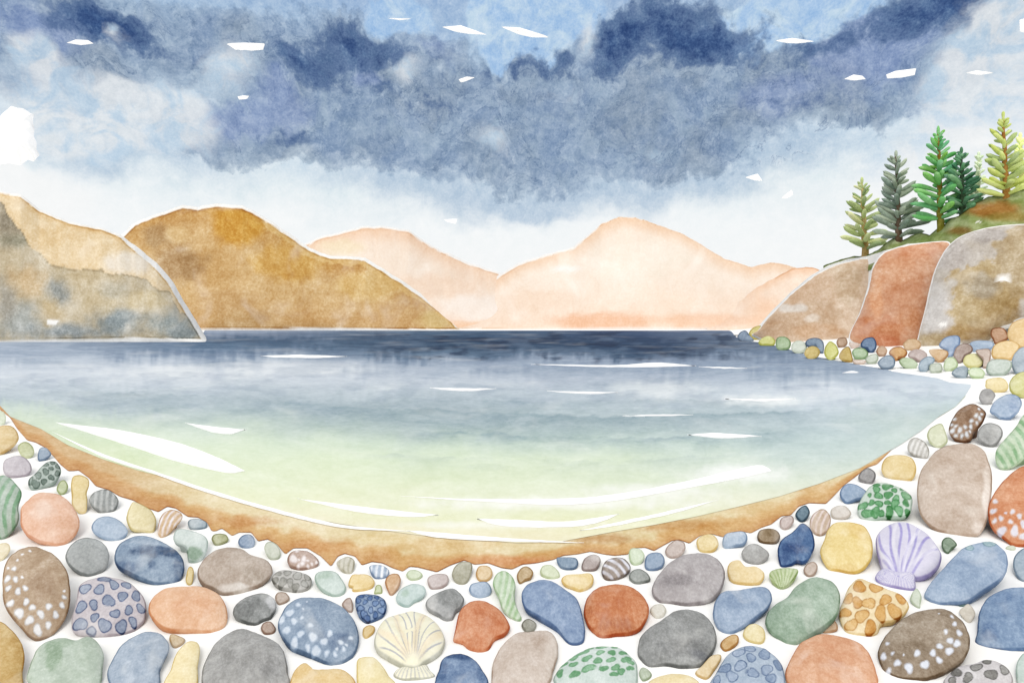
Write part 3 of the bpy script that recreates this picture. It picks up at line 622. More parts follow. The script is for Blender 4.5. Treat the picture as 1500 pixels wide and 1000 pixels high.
def sand_paint(Q, T):
    px, py = Q.T
    d = np.interp(px, *OUT.T) - py
    tt = T + (fbm(px/40, py/18, 21, 5) - .5) * .55
    a, b, c = lin('EBDAB0'), lin('DDB57C'), lin('CE9A66')
    k = sstep(tt, .42, .66)[:, None]; k2 = sstep(tt, .6, 1.05)[:, None]
    g = a*(1-k) + b*k; g = g*(1-k2*.8) + c*k2*.8
    q = np.stack([px, py], 1)
    for x, y, rx, ry, h, st in ((640, 800, 90, 14, 'E3C48E', .8), (880, 790, 60, 10, 'C08A4C', .7), (740, 822, 80, 9, 'D8996A', .7), (1000, 770, 90, 12, 'CB9552', .7), (1120, 745, 60, 14, 'E0BC84', .6), (470, 800, 50, 14, 'D59E68', .6), (360, 765, 60, 10, 'C98F58', .7), (560, 790, 50, 8, 'E9D3A2', .8), (1200, 715, 50, 12, 'DDAE72', .6)):
        g = pat(g, q, x, y, rx, ry, h, st, .7, int(x), .9)
    w = (sstep(px, 330, 120) * .55)[:, None]; g = g*(1-w) + lin('D09E6C')*w
    e = sstep(px, 1310, 1400)[:, None]; g = g*(1-e) + lin('D9DFCB')*e
    return g, d
sc = np.arange(-6, 1420, 2.5)
nz = NEAR.copy(); nz[:, 1] -= 6
o = sheet('wet_sand', nz, OUT + 0, sc, 26, None, M_sand, sand_paint)
tag(o, kind='structure')

# foam: low mounds of froth lying on the lake
FOAM = [
 ('long white foam streak on the dark water under the ochre hill', '385,521 440,518.6 505,522 470,525.5 410,524.5'),
 ('short white foam streak in mid lake on the grey blue water', '632,567 680,568.6 724,569 692,574 662,573'),
 ('longest thin white foam streak on the dark water below the rounded peach hill', '785,533 900,535 960,529 1015,536 940,540 850,537.5'),
 ('hair thin white foam streak on dark water beside the longest streak', '1026,536.5 1060,537.5 1092,540 1060,540.6'),
 ('thin level white foam streak in the middle of the pale blue water', '805,572 850,573.5 902,575 860,578.5'),
 ('soft white foam patch on pale blue water towards the shingle point', '1065,584 1110,585 1162,583.5 1120,589'),
 ('faint thin foam line on green grey water right of the middle', '915,610 960,606.8 1012,607 960,611'),
 ('white foam streak on green water left of the sandy right shore', '1010,637 1050,634.5 1112,639 1060,642'),
 ('pointed white foam sliver on pale green water left of centre', '273,620 310,625 358,629.5 335,636 305,631'),
 ('largest pointed white foam patch near the left shore', '82,619 120,623.5 180,631 260,649 320,671 358,690 330,692 260,676 190,653 130,634'),
 ('narrow white foam line along the left sandy shore', '78,633 150,664.5 220,688 300,715 400,744.5 500,768.5 600,778 500,772.5 400,749.5 300,720 220,692 150,669'),
 ('pale foam line on yellow green shallows at the centre of the shore', '440,731 520,741 600,750 640,754 600,757 520,749'),
 ('short bright white foam tongue on the shallows at the bottom of the bay', '700,760 760,761.5 830,764 905,753 880,764 840,771 770,772 730,769'),
 ('broad white foam sweep curving across the green shallows to the right', '596,727 700,731 820,730.5 900,724 1000,706 1060,692 1104,682 1122,683 1128,690 1080,701 1000,716 900,733 820,739 720,735'),
 ('lowest white foam line along the wet sand at the centre', '596,777 640,780 700,785 770,790 850,794.5 770,793.5 700,791 640,787'),
 ('white foam line along the right sandy shore', '850,777 900,766 960,753 1046,733.5 1000,748 960,757.5 900,770'),
 ('tiny white foam fleck by the shingle point', '1235,546 1248,543 1258,546 1246,548.5'),
]
def flat_blob(name, poly, z, hgt, mat, col):
    import bmesh
    i0, i1 = poly[:, 0].argmin(), poly[:, 0].argmax(); idx = []
    for i in range(len(poly)): idx += [i, i, i] if i in (i0, i1) else [i]       # pointed ends
    P = smooth_closed(poly[idx], max(60, len(poly) * 9)); P[:, 1] += (fbm(P[:, 0]/9, P[:, 1]/4, 5, 3) - .5) * 1.2
    D = np.stack([(P[:, 0]-CX)/F, np.ones(len(P)), (CY-P[:, 1])/F], 1); W = CAM + D * ((z - H) / D[:, 2])[:, None]
    bm = bmesh.new(); vs = [bm.verts.new(w) for w in W]; es = [bm.edges.new((vs[i], vs[(i+1) % len(vs)])) for i in range(len(vs))]
    bmesh.ops.triangle_fill(bm, use_beauty=True, edges=es)
    for f in bm.faces:
        if f.normal.z < 0: f.normal_flip()
    ret = bmesh.ops.extrude_face_region(bm, geom=bm.faces[:])
    bmesh.ops.translate(bm, vec=(0, 0, hgt), verts=[g for g in ret['geom'] if isinstance(g, bmesh.types.BMVert)])
    bmesh.ops.recalc_face_normals(bm, faces=bm.faces[:])
    bm.verts.index_update()
    V = [tuple(v.co) for v in bm.verts]; f = [tuple(v.index for v in p.verts) for p in bm.faces]; bm.free()
    c = W.mean(0)
    return link(name, V, f, mat, lin(col), None, None, c, None, 100 * c[1] / F, smooth=False)
for lab, s in FOAM:
    p = pts(s); slim = .8 if 'largest' in lab else .6
    if 'shore' not in lab and 'sweep' not in lab: p[:, 1] = p[:, 1].mean() + (p[:, 1] - p[:, 1].mean()) * (slim if np.ptp(p[:, 1]) < 14 else 1.)
    dpt = p[:, 1].mean()
    o = flat_blob('foam_streak', p, .0085, .004 + .00008 * max(0, 700 - dpt), M_foam, 'FBFBFA')
    tag(o, lab, 'foam', 'white foam streaks on the lake')

# ------------------------------------------------------------------ hills
def hill(name, ridge, base, Yb, D, mat, paint, x0, x1, step=3., rows=34, rim_w=0., base_w=0., rag=1.2, p=1.7, kind='structure', seed=0, only_rim=None):
    """A hill from its skyline: rises from the base line, rounds back to the ridge and falls away behind."""
    cols = np.arange(x0, x1 + .1, step)
    ry = np.interp(cols, *ridge.T) + (fbm(cols/9, cols*0 + seed, seed, 3) - .5) * rag * 2
    by = np.interp(cols, *base.T)
    ry = np.minimum(ry, by - .3)
    yb = np.array([Yb(c) if callable(Yb) else Yb for c in cols]) * H
    Q = []; W = []; tt = 1 - (1 - np.linspace(0, 1, rows)) ** 1.25
    for t in tt:
        py = by * (1-t) + ry * t
        q = np.stack([cols, py], 1)
        y = yb + D * H * (t ** p + .10 * (fbm(cols/60 + seed, py/45, seed + 3, 3) - .5) * math.sin(math.pi * min(1, t*1.02)))
        W.append(np.stack([(cols - CX)/F*y, y, H + (CY-py)/F*y], 1)); Q.append(q)
    top = W[-1]
    for k in (.3, .65, 1.):
        w = top.copy(); y2 = top[:, 1] + D * H * k * .8; w[:, 0] = top[:, 0] * y2 / top[:, 1]; w[:, 1] = y2; w[:, 2] = top[:, 2] * (1 - k**1.6) - .4 * k; W.append(w); Q.append(Q[rows-1])
    Q = np.vstack(Q); W = np.vstack(W)
    sky = np.stack([cols, ry], 1); low = np.stack([cols, by], 1)
    d = dist_line(Q, sky[::2]); db = dist_line(Q, low[::3])
    nse = (fbm(Q[:, 0]/7, Q[:, 1]/7, seed + 8, 3) - .5) * 1.6
    col = paint(Q, d)
    wmask = np.zeros(len(Q)); rim = np.full(len(Q), 99.)
    if rim_w:
        rw = rim_w(Q) if callable(rim_w) else rim_w
        wmask = np.maximum(wmask, 1 - sstep(d + nse, rw - .6, rw + .6)); rim = np.minimum(rim, np.where(d > rw, d - rw, 99))
    if base_w: wmask = np.maximum(wmask, 1 - sstep(db + nse*.5, base_w - .5, base_w + .5)); rim = np.minimum(rim, np.where(db > base_w, db - base_w, 99))
    if not rim_w: rim = np.minimum(rim, d)
    col = col * (1 - wmask[:, None]) + lin('F8F7F4') * wmask[:, None]
    rim = np.where(wmask > .3, 99, rim)
    if name == 'low_hill': rim = np.where(Q[:, 0] < 1135, 99, rim)
    loc = np.array([*(W[(len(cols)//2)][:2]), 0.]); s = 100 * loc[1] / F
    f = grid_faces(rows + 3, len(cols))
    o = link(name, W, f, mat, col, rim, np.stack([Q[:, 0]/100 + seed*3.1, Q[:, 1]/100, Q[:, 0]*0], 1), loc, None, s)   # texture follows the slope's own grid
    if kind: tag(o, kind=kind)
    return o
def paint_peach_l(Q, d):
    c = mix(np.tile(lin('F6E5D4'), (len(Q), 1)), 'F0CFB2', 1 - sstep(d, 0, 34)); c = mix(c, 'F6D9C2', sstep(Q[:, 1], 420, 480) * .8)
    c = pat(c, Q, 500, 362, 46, 14, 'F1E0BE', .7); c = pat(c, Q, 640, 420, 80, 22, 'F0D2B8', .6, seed=3); c = pat(c, Q, 700, 452, 60, 24, 'F9EEE4', .8, seed=4)
    return pat(c, Q, 700, 478, 150, 9, 'F4CFB0', .9, seed=5)
def paint_peach_r(Q, d):
    c = mix(np.tile(lin('FAEBDB'), (len(Q), 1)), 'F3D3B5', 1 - sstep(d, 0, 26)); c = mix(c, 'F8DCC4', sstep(Q[:, 1], 400, 480) * .6)
    c = pat(c, Q, 880, 470, 90, 14, 'F0BE9A', .85, seed=6); c = pat(c, Q, 1040, 470, 110, 12, 'F4C9A8', .7, seed=7)
    c = pat(c, Q, 930, 380, 80, 34, 'F9EEDF', .9, seed=8); c = pat(c, Q, 790, 440, 60, 20, 'F6DDC6', .7, seed=2); c = pat(c, Q, 830, 394, 22, 6, 'FBF6F0', .9, seed=9)
    return c
def paint_peach_f(Q, d):
    c = mix(np.tile(lin('F8E2CE'), (len(Q), 1)), 'F4CFB0', 1 - sstep(d, 0, 16)); c = pat(c, Q, 1110, 455, 40, 26, 'F4CBAA', .7, seed=12)
    w = sstep(Q[:, 0], 1130, 1060)[:, None]; return c * (1-w) + paint_peach_r(Q, d + 60) * w
def paint_ochre(Q, d):
    c = np.tile(lin('CFAC78'), (len(Q), 1)); c = mix(c, 'C4985A', 1 - sstep(d + (fbm(Q[:, 0]/22, Q[:, 1]/22, 4)-.5)*40, 6, 42))
    c = mix(c, 'C9A06C', sstep(Q[:, 1], 430, 480) * .7)
    c = pat(c, Q, 350, 330, 48, 34, 'CB9635', .85, seed=1); c = pat(c, Q, 420, 385, 60, 34, 'CE9E46', .7, seed=2); c = pat(c, Q, 260, 385, 46, 34, 'AB8A62', .8, seed=3)
    c = pat(c, Q, 232, 345, 26, 20, 'A88B66', .6, seed=4); c = pat(c, Q, 260, 342, 22, 14, 'D6B784', .8, seed=13); c = pat(c, Q, 540, 420, 60, 24, 'D9B776', .7, seed=5)
    c = pat(c, Q, 640, 468, 34, 18, 'DCC287', .8, seed=7); c = pat(c, Q, 330, 440, 60, 20, 'C9A678', .5, seed=8)
    # paler second wash that stops short of the skyline on the right
    k = (d < 4 + 9 * sstep(Q[:, 0], 370, 400) * (1 - .5 * sstep(Q[:, 0], 560, 660)) + (fbm(Q[:, 0]/16, Q[:, 1]/16, 6)-.5)*8) & (Q[:, 0] > 376)
    return mix(c, 'DDBB7C', k * .75)
LOW = pts('-80,260 0,295 12,312 25,330 45,360 60,372 75,388 100,392 130,395 170,400 215,410 235,425 250,428 258,445 264,456 275,460 300,495')
def paint_headland(Q, d):
    px, py = Q.T
    c = mix(np.tile(lin('E6CFA8'), (len(Q), 1)), 'DDBB85', 1 - sstep(d, 0, 14)); c = pat(c, Q, 190, 385, 40, 18, 'F0E6D6', .9, seed=2); c = pat(c, Q, 70, 345, 40, 18, 'E2C698', .6, seed=3)
    t = py - np.interp(px, *LOW.T) + (fbm(px/15, py/15, 31, 5) - .5) * 13
    low = np.tile(lin('C9BCA2'), (len(Q), 1))
    for i, (x, y, rx, ry, h, st) in enumerate([(10, 325, 26, 40, '8E8573', .95), (25, 352, 30, 14, '8C8B79', .8), (40, 410, 34, 26, 'CFB184', .7), (85, 425, 24, 36, '989C99', .95), (120, 400, 60, 22, 'C9B896', .7), (175, 470, 44, 28, '8A969A', .95), (30, 470, 40, 36, 'A6ABA8', .9), (150, 440, 40, 20, 'CDBD9C', .8), (245, 475, 50, 26, '8F9999', .95), (95, 485, 60, 14, '8E989C', .9), (215, 440, 36, 20, 'D3C29C', .8), (10, 440, 20, 40, 'A7A399', .8), (75, 455, 20, 24, 'CBB68D', .8), (270, 488, 34, 12, '8F999B', .9), (165, 425, 22, 16, 'B5B0A0', .7)]):
        low = pat(low, Q, x, y, rx, ry, h, st, .8, seed=20+i, rag=.9)
    w = sstep(t, -.6, .8); c = c * (1-w[:, None]) + low * w[:, None]
    c = mix(c, '8F7B55', (1 - sstep(np.abs(t - 1), .4, 1.6)) * .6)
    return pat(c, Q, 77, 471.5, 10, 3.2, 'FAF9F6', 1., .1, rag=.15)
RP_L = pts('400,372 450,355 470,346 500,340 530,331 560,331 600,337 625,355 650,368 690,385 735,400 800,430 860,478')
RP_R = pts('660,470 700,425 735,400 760,385 800,372 840,362 860,345 880,328 905,318 930,318 960,328 1000,342 1030,360 1060,378 1100,391 1130,384 1150,387 1200,400 1300,430')
RP_F = pts('1030,480 1070,452 1110,420 1160,394 1180,391 1197,393 1215,402 1280,430')
RO = pts('100,395 182,345 195,331 230,317 268,304 290,307 320,302 355,305 385,320 420,343 455,368 480,378 535,381 565,400 600,422 640,452 660,468 671,481')
RH = pts('-90,250 0,283 30,288 50,303 60,311 100,327 150,337 175,346 200,364 230,388 255,418 268,442 288,474 303,499')
flatb = lambda y: np.array([[-500, y], [2000, y]], float)
hill('far_hill', RP_L, flatb(483.5), 84, 70, M_pale, paint_peach_l, 404, 858, rim_w=3.2, base_w=2.2, seed=1)
hill('rounded_hill', RP_R, flatb(483.5), 82, 62, M_pale, paint_peach_r, 664, 1290, rim_w=lambda Q: 3.2 * sstep(Q[:, 0], 900, 840), base_w=2.2, seed=2)
hill('low_hill', RP_F, flatb(484), 78, 18, M_pale, paint_peach_f, 1036, 1270, rim_w=0, seed=3)
hill('ochre_hill', RO + [0, -4], pts('-100,484 310,484 671,485.5 900,485.5'), 74, 24, M_hill, paint_ochre, 110, 673, step=2.5, rows=48, rim_w=4.4, base_w=3.6, seed=4)
hill('headland_slope', RH + [0, -3], pts('-300,507 0,506 60,503.5 180,500.5 300,502.5 310,502.5'), 31, 9, M_hill, paint_headland, -88, 305, step=2., rows=64, rim_w=lambda Q: 3 + 4 * sstep(Q[:, 0], 170, 200), base_w=6., seed=5)

# right headland: chalk core, turf bank on top
RCORE = pts('1072,486 1108,481 1128,458 1158,428 1188,403 1213,389 1240,380 1270,375 1300,366 1330,357 1384,353 1408,343 1450,330 1500,325 1700,320')
RDEEP = lambda x: np.interp(x, [1085, 1180, 1245, 1300, 1350, 1420, 1500, 1800], [44, 34, 30, 25, 23.5, 22, 21.4, 21])
RBASE = pts('1000,489 1110,491 1180,498 1250,500 1300,510 1350,508 1420,508 1500,482 1800,470')
hill('headland_core', RCORE, RBASE, lambda x: RDEEP(x) + .6, .8, M_white, lambda Q, d: np.tile(lin('F8F7F4'), (len(Q), 1)), 1075, 1700, rag=.4, seed=6)
RGRASS = pts('1200,391 1236,379 1262,374 1278,371 1292,361 1303,351 1312,347 1320,352 1334,345 1350,341 1362,344 1372,336 1382,330 1392,320 1404,316 1414,308 1428,298 1448,288 1470,285 1490,278 1520,280 1600,266 1700,256')
def paint_grass(Q, d):
    px = Q[:, 0]
    c = np.tile(lin('A3AE78'), (len(Q), 1)); c = mix(c, '8B9A5A', sstep(fbm(px/18, Q[:, 1]/9, 41, 4), .42, .6))
    c = pat(c, Q, 1452, 306, 60, 15, 'A9773A', .95, .7, 42, .8); c = pat(c, Q, 1405, 338, 26, 8, '8A6A35', .9, .7, 43); c = pat(c, Q, 1480, 318, 40, 9, '9C8440', .8, .7, 44)
    c = pat(c, Q, 1260, 381, 26, 5, 'C3BC86', .9, seed=45); c = pat(c, Q, 1345, 352, 26, 6, '7F9455', .8, seed=46)
    c = mix(c, '5F6F3C', (1 - sstep(d, .8, 2.2)) * .6)
    return pat(c, Q, 1433, 325, 5, 1.2, 'F5F3EA', 1, .1, rag=.2)
hill('turf_bank', RGRASS, RCORE + [0, 22], lambda x: RDEEP(x) + 1.1, 1.0, M_grass, paint_grass, 1206, 1700, step=2, rag=1.6, seed=7)

# cliff rocks
def rock_paint(base, spots, line='F8F7F4', w=3., seed=0):
    def f(Q, rim):
        c = np.tile(lin(base), (len(Q), 1))
        for i, s in enumerate(spots): c = pat(c, Q, *s[:6], soft=(s[6] if len(s) > 6 else .45), seed=seed + i * 3, rag=.9)
        k = 1 - sstep(rim + (fbm(Q[:, 0]/6, Q[:, 1]/6, seed, 3) - .5) * 2, w - .6, w + .6)
        return mix(c, line, k)
    return f
ROCKS = [
 ('pinkish brown sloping cliff rock at the tip of the headland, below the palest pine', '1103,493 1110,484 1130,460 1160,430 1190,406 1215,392 1240,384 1270,379 1284,383 1286,396 1279,425 1267,458 1252,496 1228,506 1195,508 1150,507',
  rock_paint('D3B9A0', [(1180, 470, 60, 26, 'C6AB90', .8), (1160, 455, 26, 8, 'DDD5CC', .9), (1150, 480, 40, 20, 'BFA083', .7), (1240, 420, 24, 34, 'BFA587', .7), (1200, 488, 50, 12, 'C8A483', .8), (1190, 470, 12, 7, 'DFD2C4', .8), (1225, 395, 26, 10, 'CDB79E', .7)], seed=50), (1180, 499)),
 ('rust red cliff rock in the middle of the headland', '1243,500 1259,458 1270,424 1277,394 1291,373 1313,363 1345,357 1390,354 1386,378 1376,405 1366,440 1353,502 1335,510 1310,517 1282,510',
  rock_paint('CF9F80', [(1290, 486, 46, 20, 'C68760', .8, .12), (1310, 400, 34, 30, 'CE9670', .6), (1340, 440, 26, 50, 'C99472', .6), (1345, 370, 36, 14, 'CB8E6A', .6), (1285, 440, 12, 30, 'D9A47E', .8), (1300, 505, 30, 14, 'C58260', .8), (1330, 470, 20, 16, 'C68A60', .6)], seed=60), (1300, 507)),
 ('largest cliff rock, grey above and mossy brown below, at the right edge of the headland', '1343,506 1358,440 1370,396 1384,368 1402,350 1425,339 1460,331 1500,328 1560,328 1590,400 1575,470 1500,470 1482,478 1458,488 1449,503 1420,508 1395,505 1372,512 1357,518',
  rock_paint('BEB5AA', [(1375, 470, 24, 60, 'CFCBC8', .9), (1400, 380, 36, 30, 'B3ABA6', .7), (1450, 350, 40, 14, 'A7A09C', .7), (1445, 440, 52, 56, 'B59E74', .95, .12), (1490, 390, 36, 60, 'B19C79', .9, .15), (1440, 425, 26, 22, 'A49A8A', .7), (1370, 500, 34, 14, 'AE9870', .9), (1430, 490, 50, 14, 'A98A58', .9), (1470, 460, 30, 22, 'A68C60', .8), (1472, 414, 12, 3.5, 'F7F5F1', 1., .1), (1384, 478, 6, 4, 'F7F5F1', 1., .1)], seed=70), (1420, 503)),
]
for lab, poly, pt, foot in ROCKS:
    o = stone('cliff_rock', pts(poly), M_rock, pt, seg=200, rings=48, beta=74, top=.22, back=.35, power=4., jag=.6, seed=len(lab), foot=foot, keep=.85)
    tag(o, lab, 'cliff rock')

# ------------------------------------------------------------------ pebbles
def pebble_paint(key, hx, seed):
    def tone(h):
        b = lin(h)
        if b[2] > b[0] * 1.15 and b[2] >= b[1]: b = b * (.98, 1.01, .97)
        g = b.mean(); return g + (b - g) * ((.80 if b[2] > b[0] else .90) * (.84 if key[0] == 'R' else 1.))
    base = tone(hx) * (1.1 if key[0] == 'R' else 1.)
    def f(Q, rim):
        c = np.tile(base, (len(Q), 1)); px, py = Q.T
        for i, (x, y, rx, ry, h, st) in enumerate(BLOT.get(key, [])):
            c = pat(c, Q, x, y, rx, ry, tone(h), st, .5, seed + i, 1.)
        if key in STRIPES:
            h, ang, per, duty, bend = STRIPES[key]; a = math.radians(ang); m = Q.mean(0)
            u = -(px - m[0]) * math.sin(a) - (py - m[1]) * math.cos(a); v = (px - m[0]) * math.cos(a) - (py - m[1]) * math.sin(a)
            if key == 'E14': u = np.arctan2(px - 1147, 872 - py) * 48
            u = u + bend * v * v + (fbm(px/12, py/12, seed, 2) - .5) * 2.4
            k = np.abs((u / per) % 1 - .5) * 2
            c = mix(c, h, (1 - sstep(k, duty - .18, duty + .18)) * (.55 + .45 * sstep(fbm(px/9, py/16, seed+2, 2), .3, .6)) * sstep(rim, .3, 1.6))
        if key in DOTS:
            h, h2, s, tl = DOTS[key]; ct, st_ = math.cos(math.radians(tl)), math.sin(math.radians(tl))
            for j, p in enumerate(s.split()):
                e = [float(z) for z in p.split(',')]; rx = e[2]; ry = e[3] if len(e) > 3 else rx * (.85 + .3 * _h(j, 3, seed))
                dx, dy = px - e[0], py - e[1]; dx, dy = dx*ct + dy*st_, -dx*st_ + dy*ct
                th = np.arctan2(dy, dx); wob = 1 + .14 * np.sin(2*th + j*1.9) + .09 * np.sin(3*th + j*2.7)
                r = np.hypot(dx / rx, dy / ry) / wob; sf = .9 / min(rx, ry)
                dk = .75 + .5 * _h(j, 9, seed)
                c = mix(c, lin(h) ** (dk if key not in ('A19', 'F7', 'G2', 'G15', 'A34', 'A47') else 1), (1 - sstep(r, 1 - sf, 1 + sf)) * .95)
                if rx > 2.4: c = mix(c, lin(h2), (1 - sstep(np.abs(r - .95), sf * .4, sf * 1.3)) * .9)
        return c
    return f
def area(P): x, y = P.T; return abs((x*np.roll(y, -1) - np.roll(x, -1)*y).sum()) / 2
INFO = {}
for k, (cw, hx, s) in PEB.items():
    P = pts(s)
    if k[0] == 'R': P = P.mean(0) + (P - P.mean(0)) * 1.1
    a = area(smooth_closed(P, 60)); q = P - P.mean(0); ev = np.sqrt(np.linalg.eigvalsh(q.T @ q / len(q)))
    INFO[k] = (P, centroid(P), a, ev[1] / max(ev[0], .1), cw)
def size_word(k):
    a = INFO[k][2]; r = k[0] == 'R'
    for lim, w in ((110, 'tiny'), (420, 'small'), (1500, 'medium')):
        if a < lim * (.8 if r else 1): return w
    return 'large'
def shape_word(k):
    e = INFO[k][3]; return 'roundish' if e < 1.16 else 'oval' if e < 1.5 else 'long'
def rel(k, l):
    d = INFO[k][1] - INFO[l][1]; an = math.degrees(math.atan2(-d[1], d[0])) % 360
    return ('right of', 'above and right of', 'above', 'above and left of', 'left of', 'below and left of', 'below', 'below and right of')[int((an + 22.5) // 45) % 8]
LABEL = {k: LAND[k][0] for k in LAND}
used = set(LABEL.values())
EXTRA = {'SH1': ('the cream scallop shell', np.array([600., 940])), 'SH2': ('the purple scallop shell', np.array([1325., 812]))}
for k, (ph, c) in EXTRA.items(): INFO[k] = (None, c, 5000, 1, '')
REF = {**{k: LAND[k][1] for k in LAND}, **{k: v[0] for k, v in EXTRA.items()}}
for k in PEB:
    if k in LABEL: continue
    near = sorted(REF, key=lambda l: np.hypot(*(INFO[l][1] - INFO[k][1])) - .45 * math.sqrt(INFO[l][2]))
    # same kind of look nearby: count the stones that share colour, size and side of the same landmark
    for l in near[:5]:
        lab = f'{size_word(k)} {PEB[k][0]} {shape_word(k)} pebble just {rel(k, l)} {REF[l]}'
        if len(lab.split()) <= 16 and lab not in used: break
    LABEL[k] = lab; used.add(lab)
GROUPS = {'R': 'pebbles and boulders under the cliff rocks'}
for i, (k, (cw, hx, s)) in enumerate(sorted(PEB.items(), key=lambda kv: kv[0])):
    fancy = k in DOTS or k in STRIPES or k in BLOT
    a = INFO[k][2]; r = math.sqrt(a / math.pi)
    seg = int(np.clip(r * (4.4 if fancy else 2.6), 48, 230)); rings = int(np.clip(r * (1.1 if fancy else .5), 13, 60))
    e = ground = None
    tp = .16 + .05 * _h(i, 5, 2)
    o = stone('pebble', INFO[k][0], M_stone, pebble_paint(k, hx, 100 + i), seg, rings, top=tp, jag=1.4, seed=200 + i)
    tag(o, LABEL[k], 'pebble', GROUPS.get(k[0], 'pebbles on the near beach'))

# ------------------------------------------------------------------ scallop shells
def shell(label, fan, hinge, apex, base, lines, nrib, seed, widths):
    ax = np.array(apex, float)
    def rib(q):
        th = np.arctan2(q[:, 0] - ax[0], ax[1] - q[:, 1]); r = np.hypot(*(q - ax).T)
        return .035 * np.cos(th * nrib * 2) * sstep(r, 8, 30)
    def paint(Q, rim):
        c = np.tile(lin(base), (len(Q), 1)); th = np.arctan2(Q[:, 0] - ax[0], ax[1] - Q[:, 1]); r = np.hypot(*(Q - ax).T)
        for h, ths, w, st in lines:
            for j, t in enumerate(ths):
                dd = np.abs(th - t - .06 * np.sin(r/14 + j)) * r
                c = mix(c, h, (1 - sstep(dd, w * .5, w * 1.2)) * st * sstep(r, 10, 22) * sstep(rim, 1.5, 6))
        return mix(c, widths, (1 - sstep(rim, 1.2, 3.2)) * .9)
    o = stone('scallop_shell', pts(fan), M_shell, paint, 190, 48, top=.34, jag=.5, seed=seed, ridge=rib)
    tag(o, label, 'seashell', 'scallop shells among the pebbles')
    def paint2(Q, rim):
        c = np.tile(lin(base), (len(Q), 1)); u = (Q[:, 0] - ax[0]) / (Q[:, 1] - ax[1] + 26)
        k = np.abs((u * 5.5) % 1 - .5) * 2
        c = mix(c, lines[0][0], (1 - sstep(k, .2, .45)) * .6)
        return mix(c, widths, (1 - sstep(rim, 1., 2.6)) * .9)
    stone('hinge', pts(hinge), M_shell, paint2, 90, 22, top=.3, jag=.4, seed=seed + 1, parent=o)
shell('cream scallop shell with fine grey ribs lying among the front pebbles',
      '548,944 551,928 562,911 578,903 592,900 606,899 624,903 638,913 648,927 652,941 647,955 636,965 622,974 613,981 597,981 582,975 564,964 552,955',
      '577,990 580,982 590,977 603,979 616,976 625,974 630,982 637,990 624,994 608,996 590,996', (605, 984), 'EFEBD3',
      [('A9ABB5', [-.98, -.78, -.6, -.42, -.25, -.08, .08, .24, .4, .58, .78], 1.0, .85), ('F0E0C2', [-.7, -.33, .16, .66], 4.5, .6)], 5.5, 301, 'CFCFC4')
shell('pale purple scallop shell with violet ribs between a yellow stone and a blue stone',
      '1283,801 1284,786 1294,774 1310,767 1326,766 1341,772 1358,783 1370,797 1379,813 1376,830 1364,843 1350,849 1338,850 1320,852 1302,848 1292,836 1287,820',
      '1282,848 1287,837 1297,833 1310,838 1325,839 1339,841 1341,853 1339,864 1316,863 1294,857', (1318, 862), 'D8D5E4',
      [('9A92CC', [-.62, -.42, -.22, -.02, .18, .38, .6, .8], 2.2, .8), ('ECEAF2', [-.52, -.1, .28, .7], 3., .6)], 6, 311, 'B3ABCF')

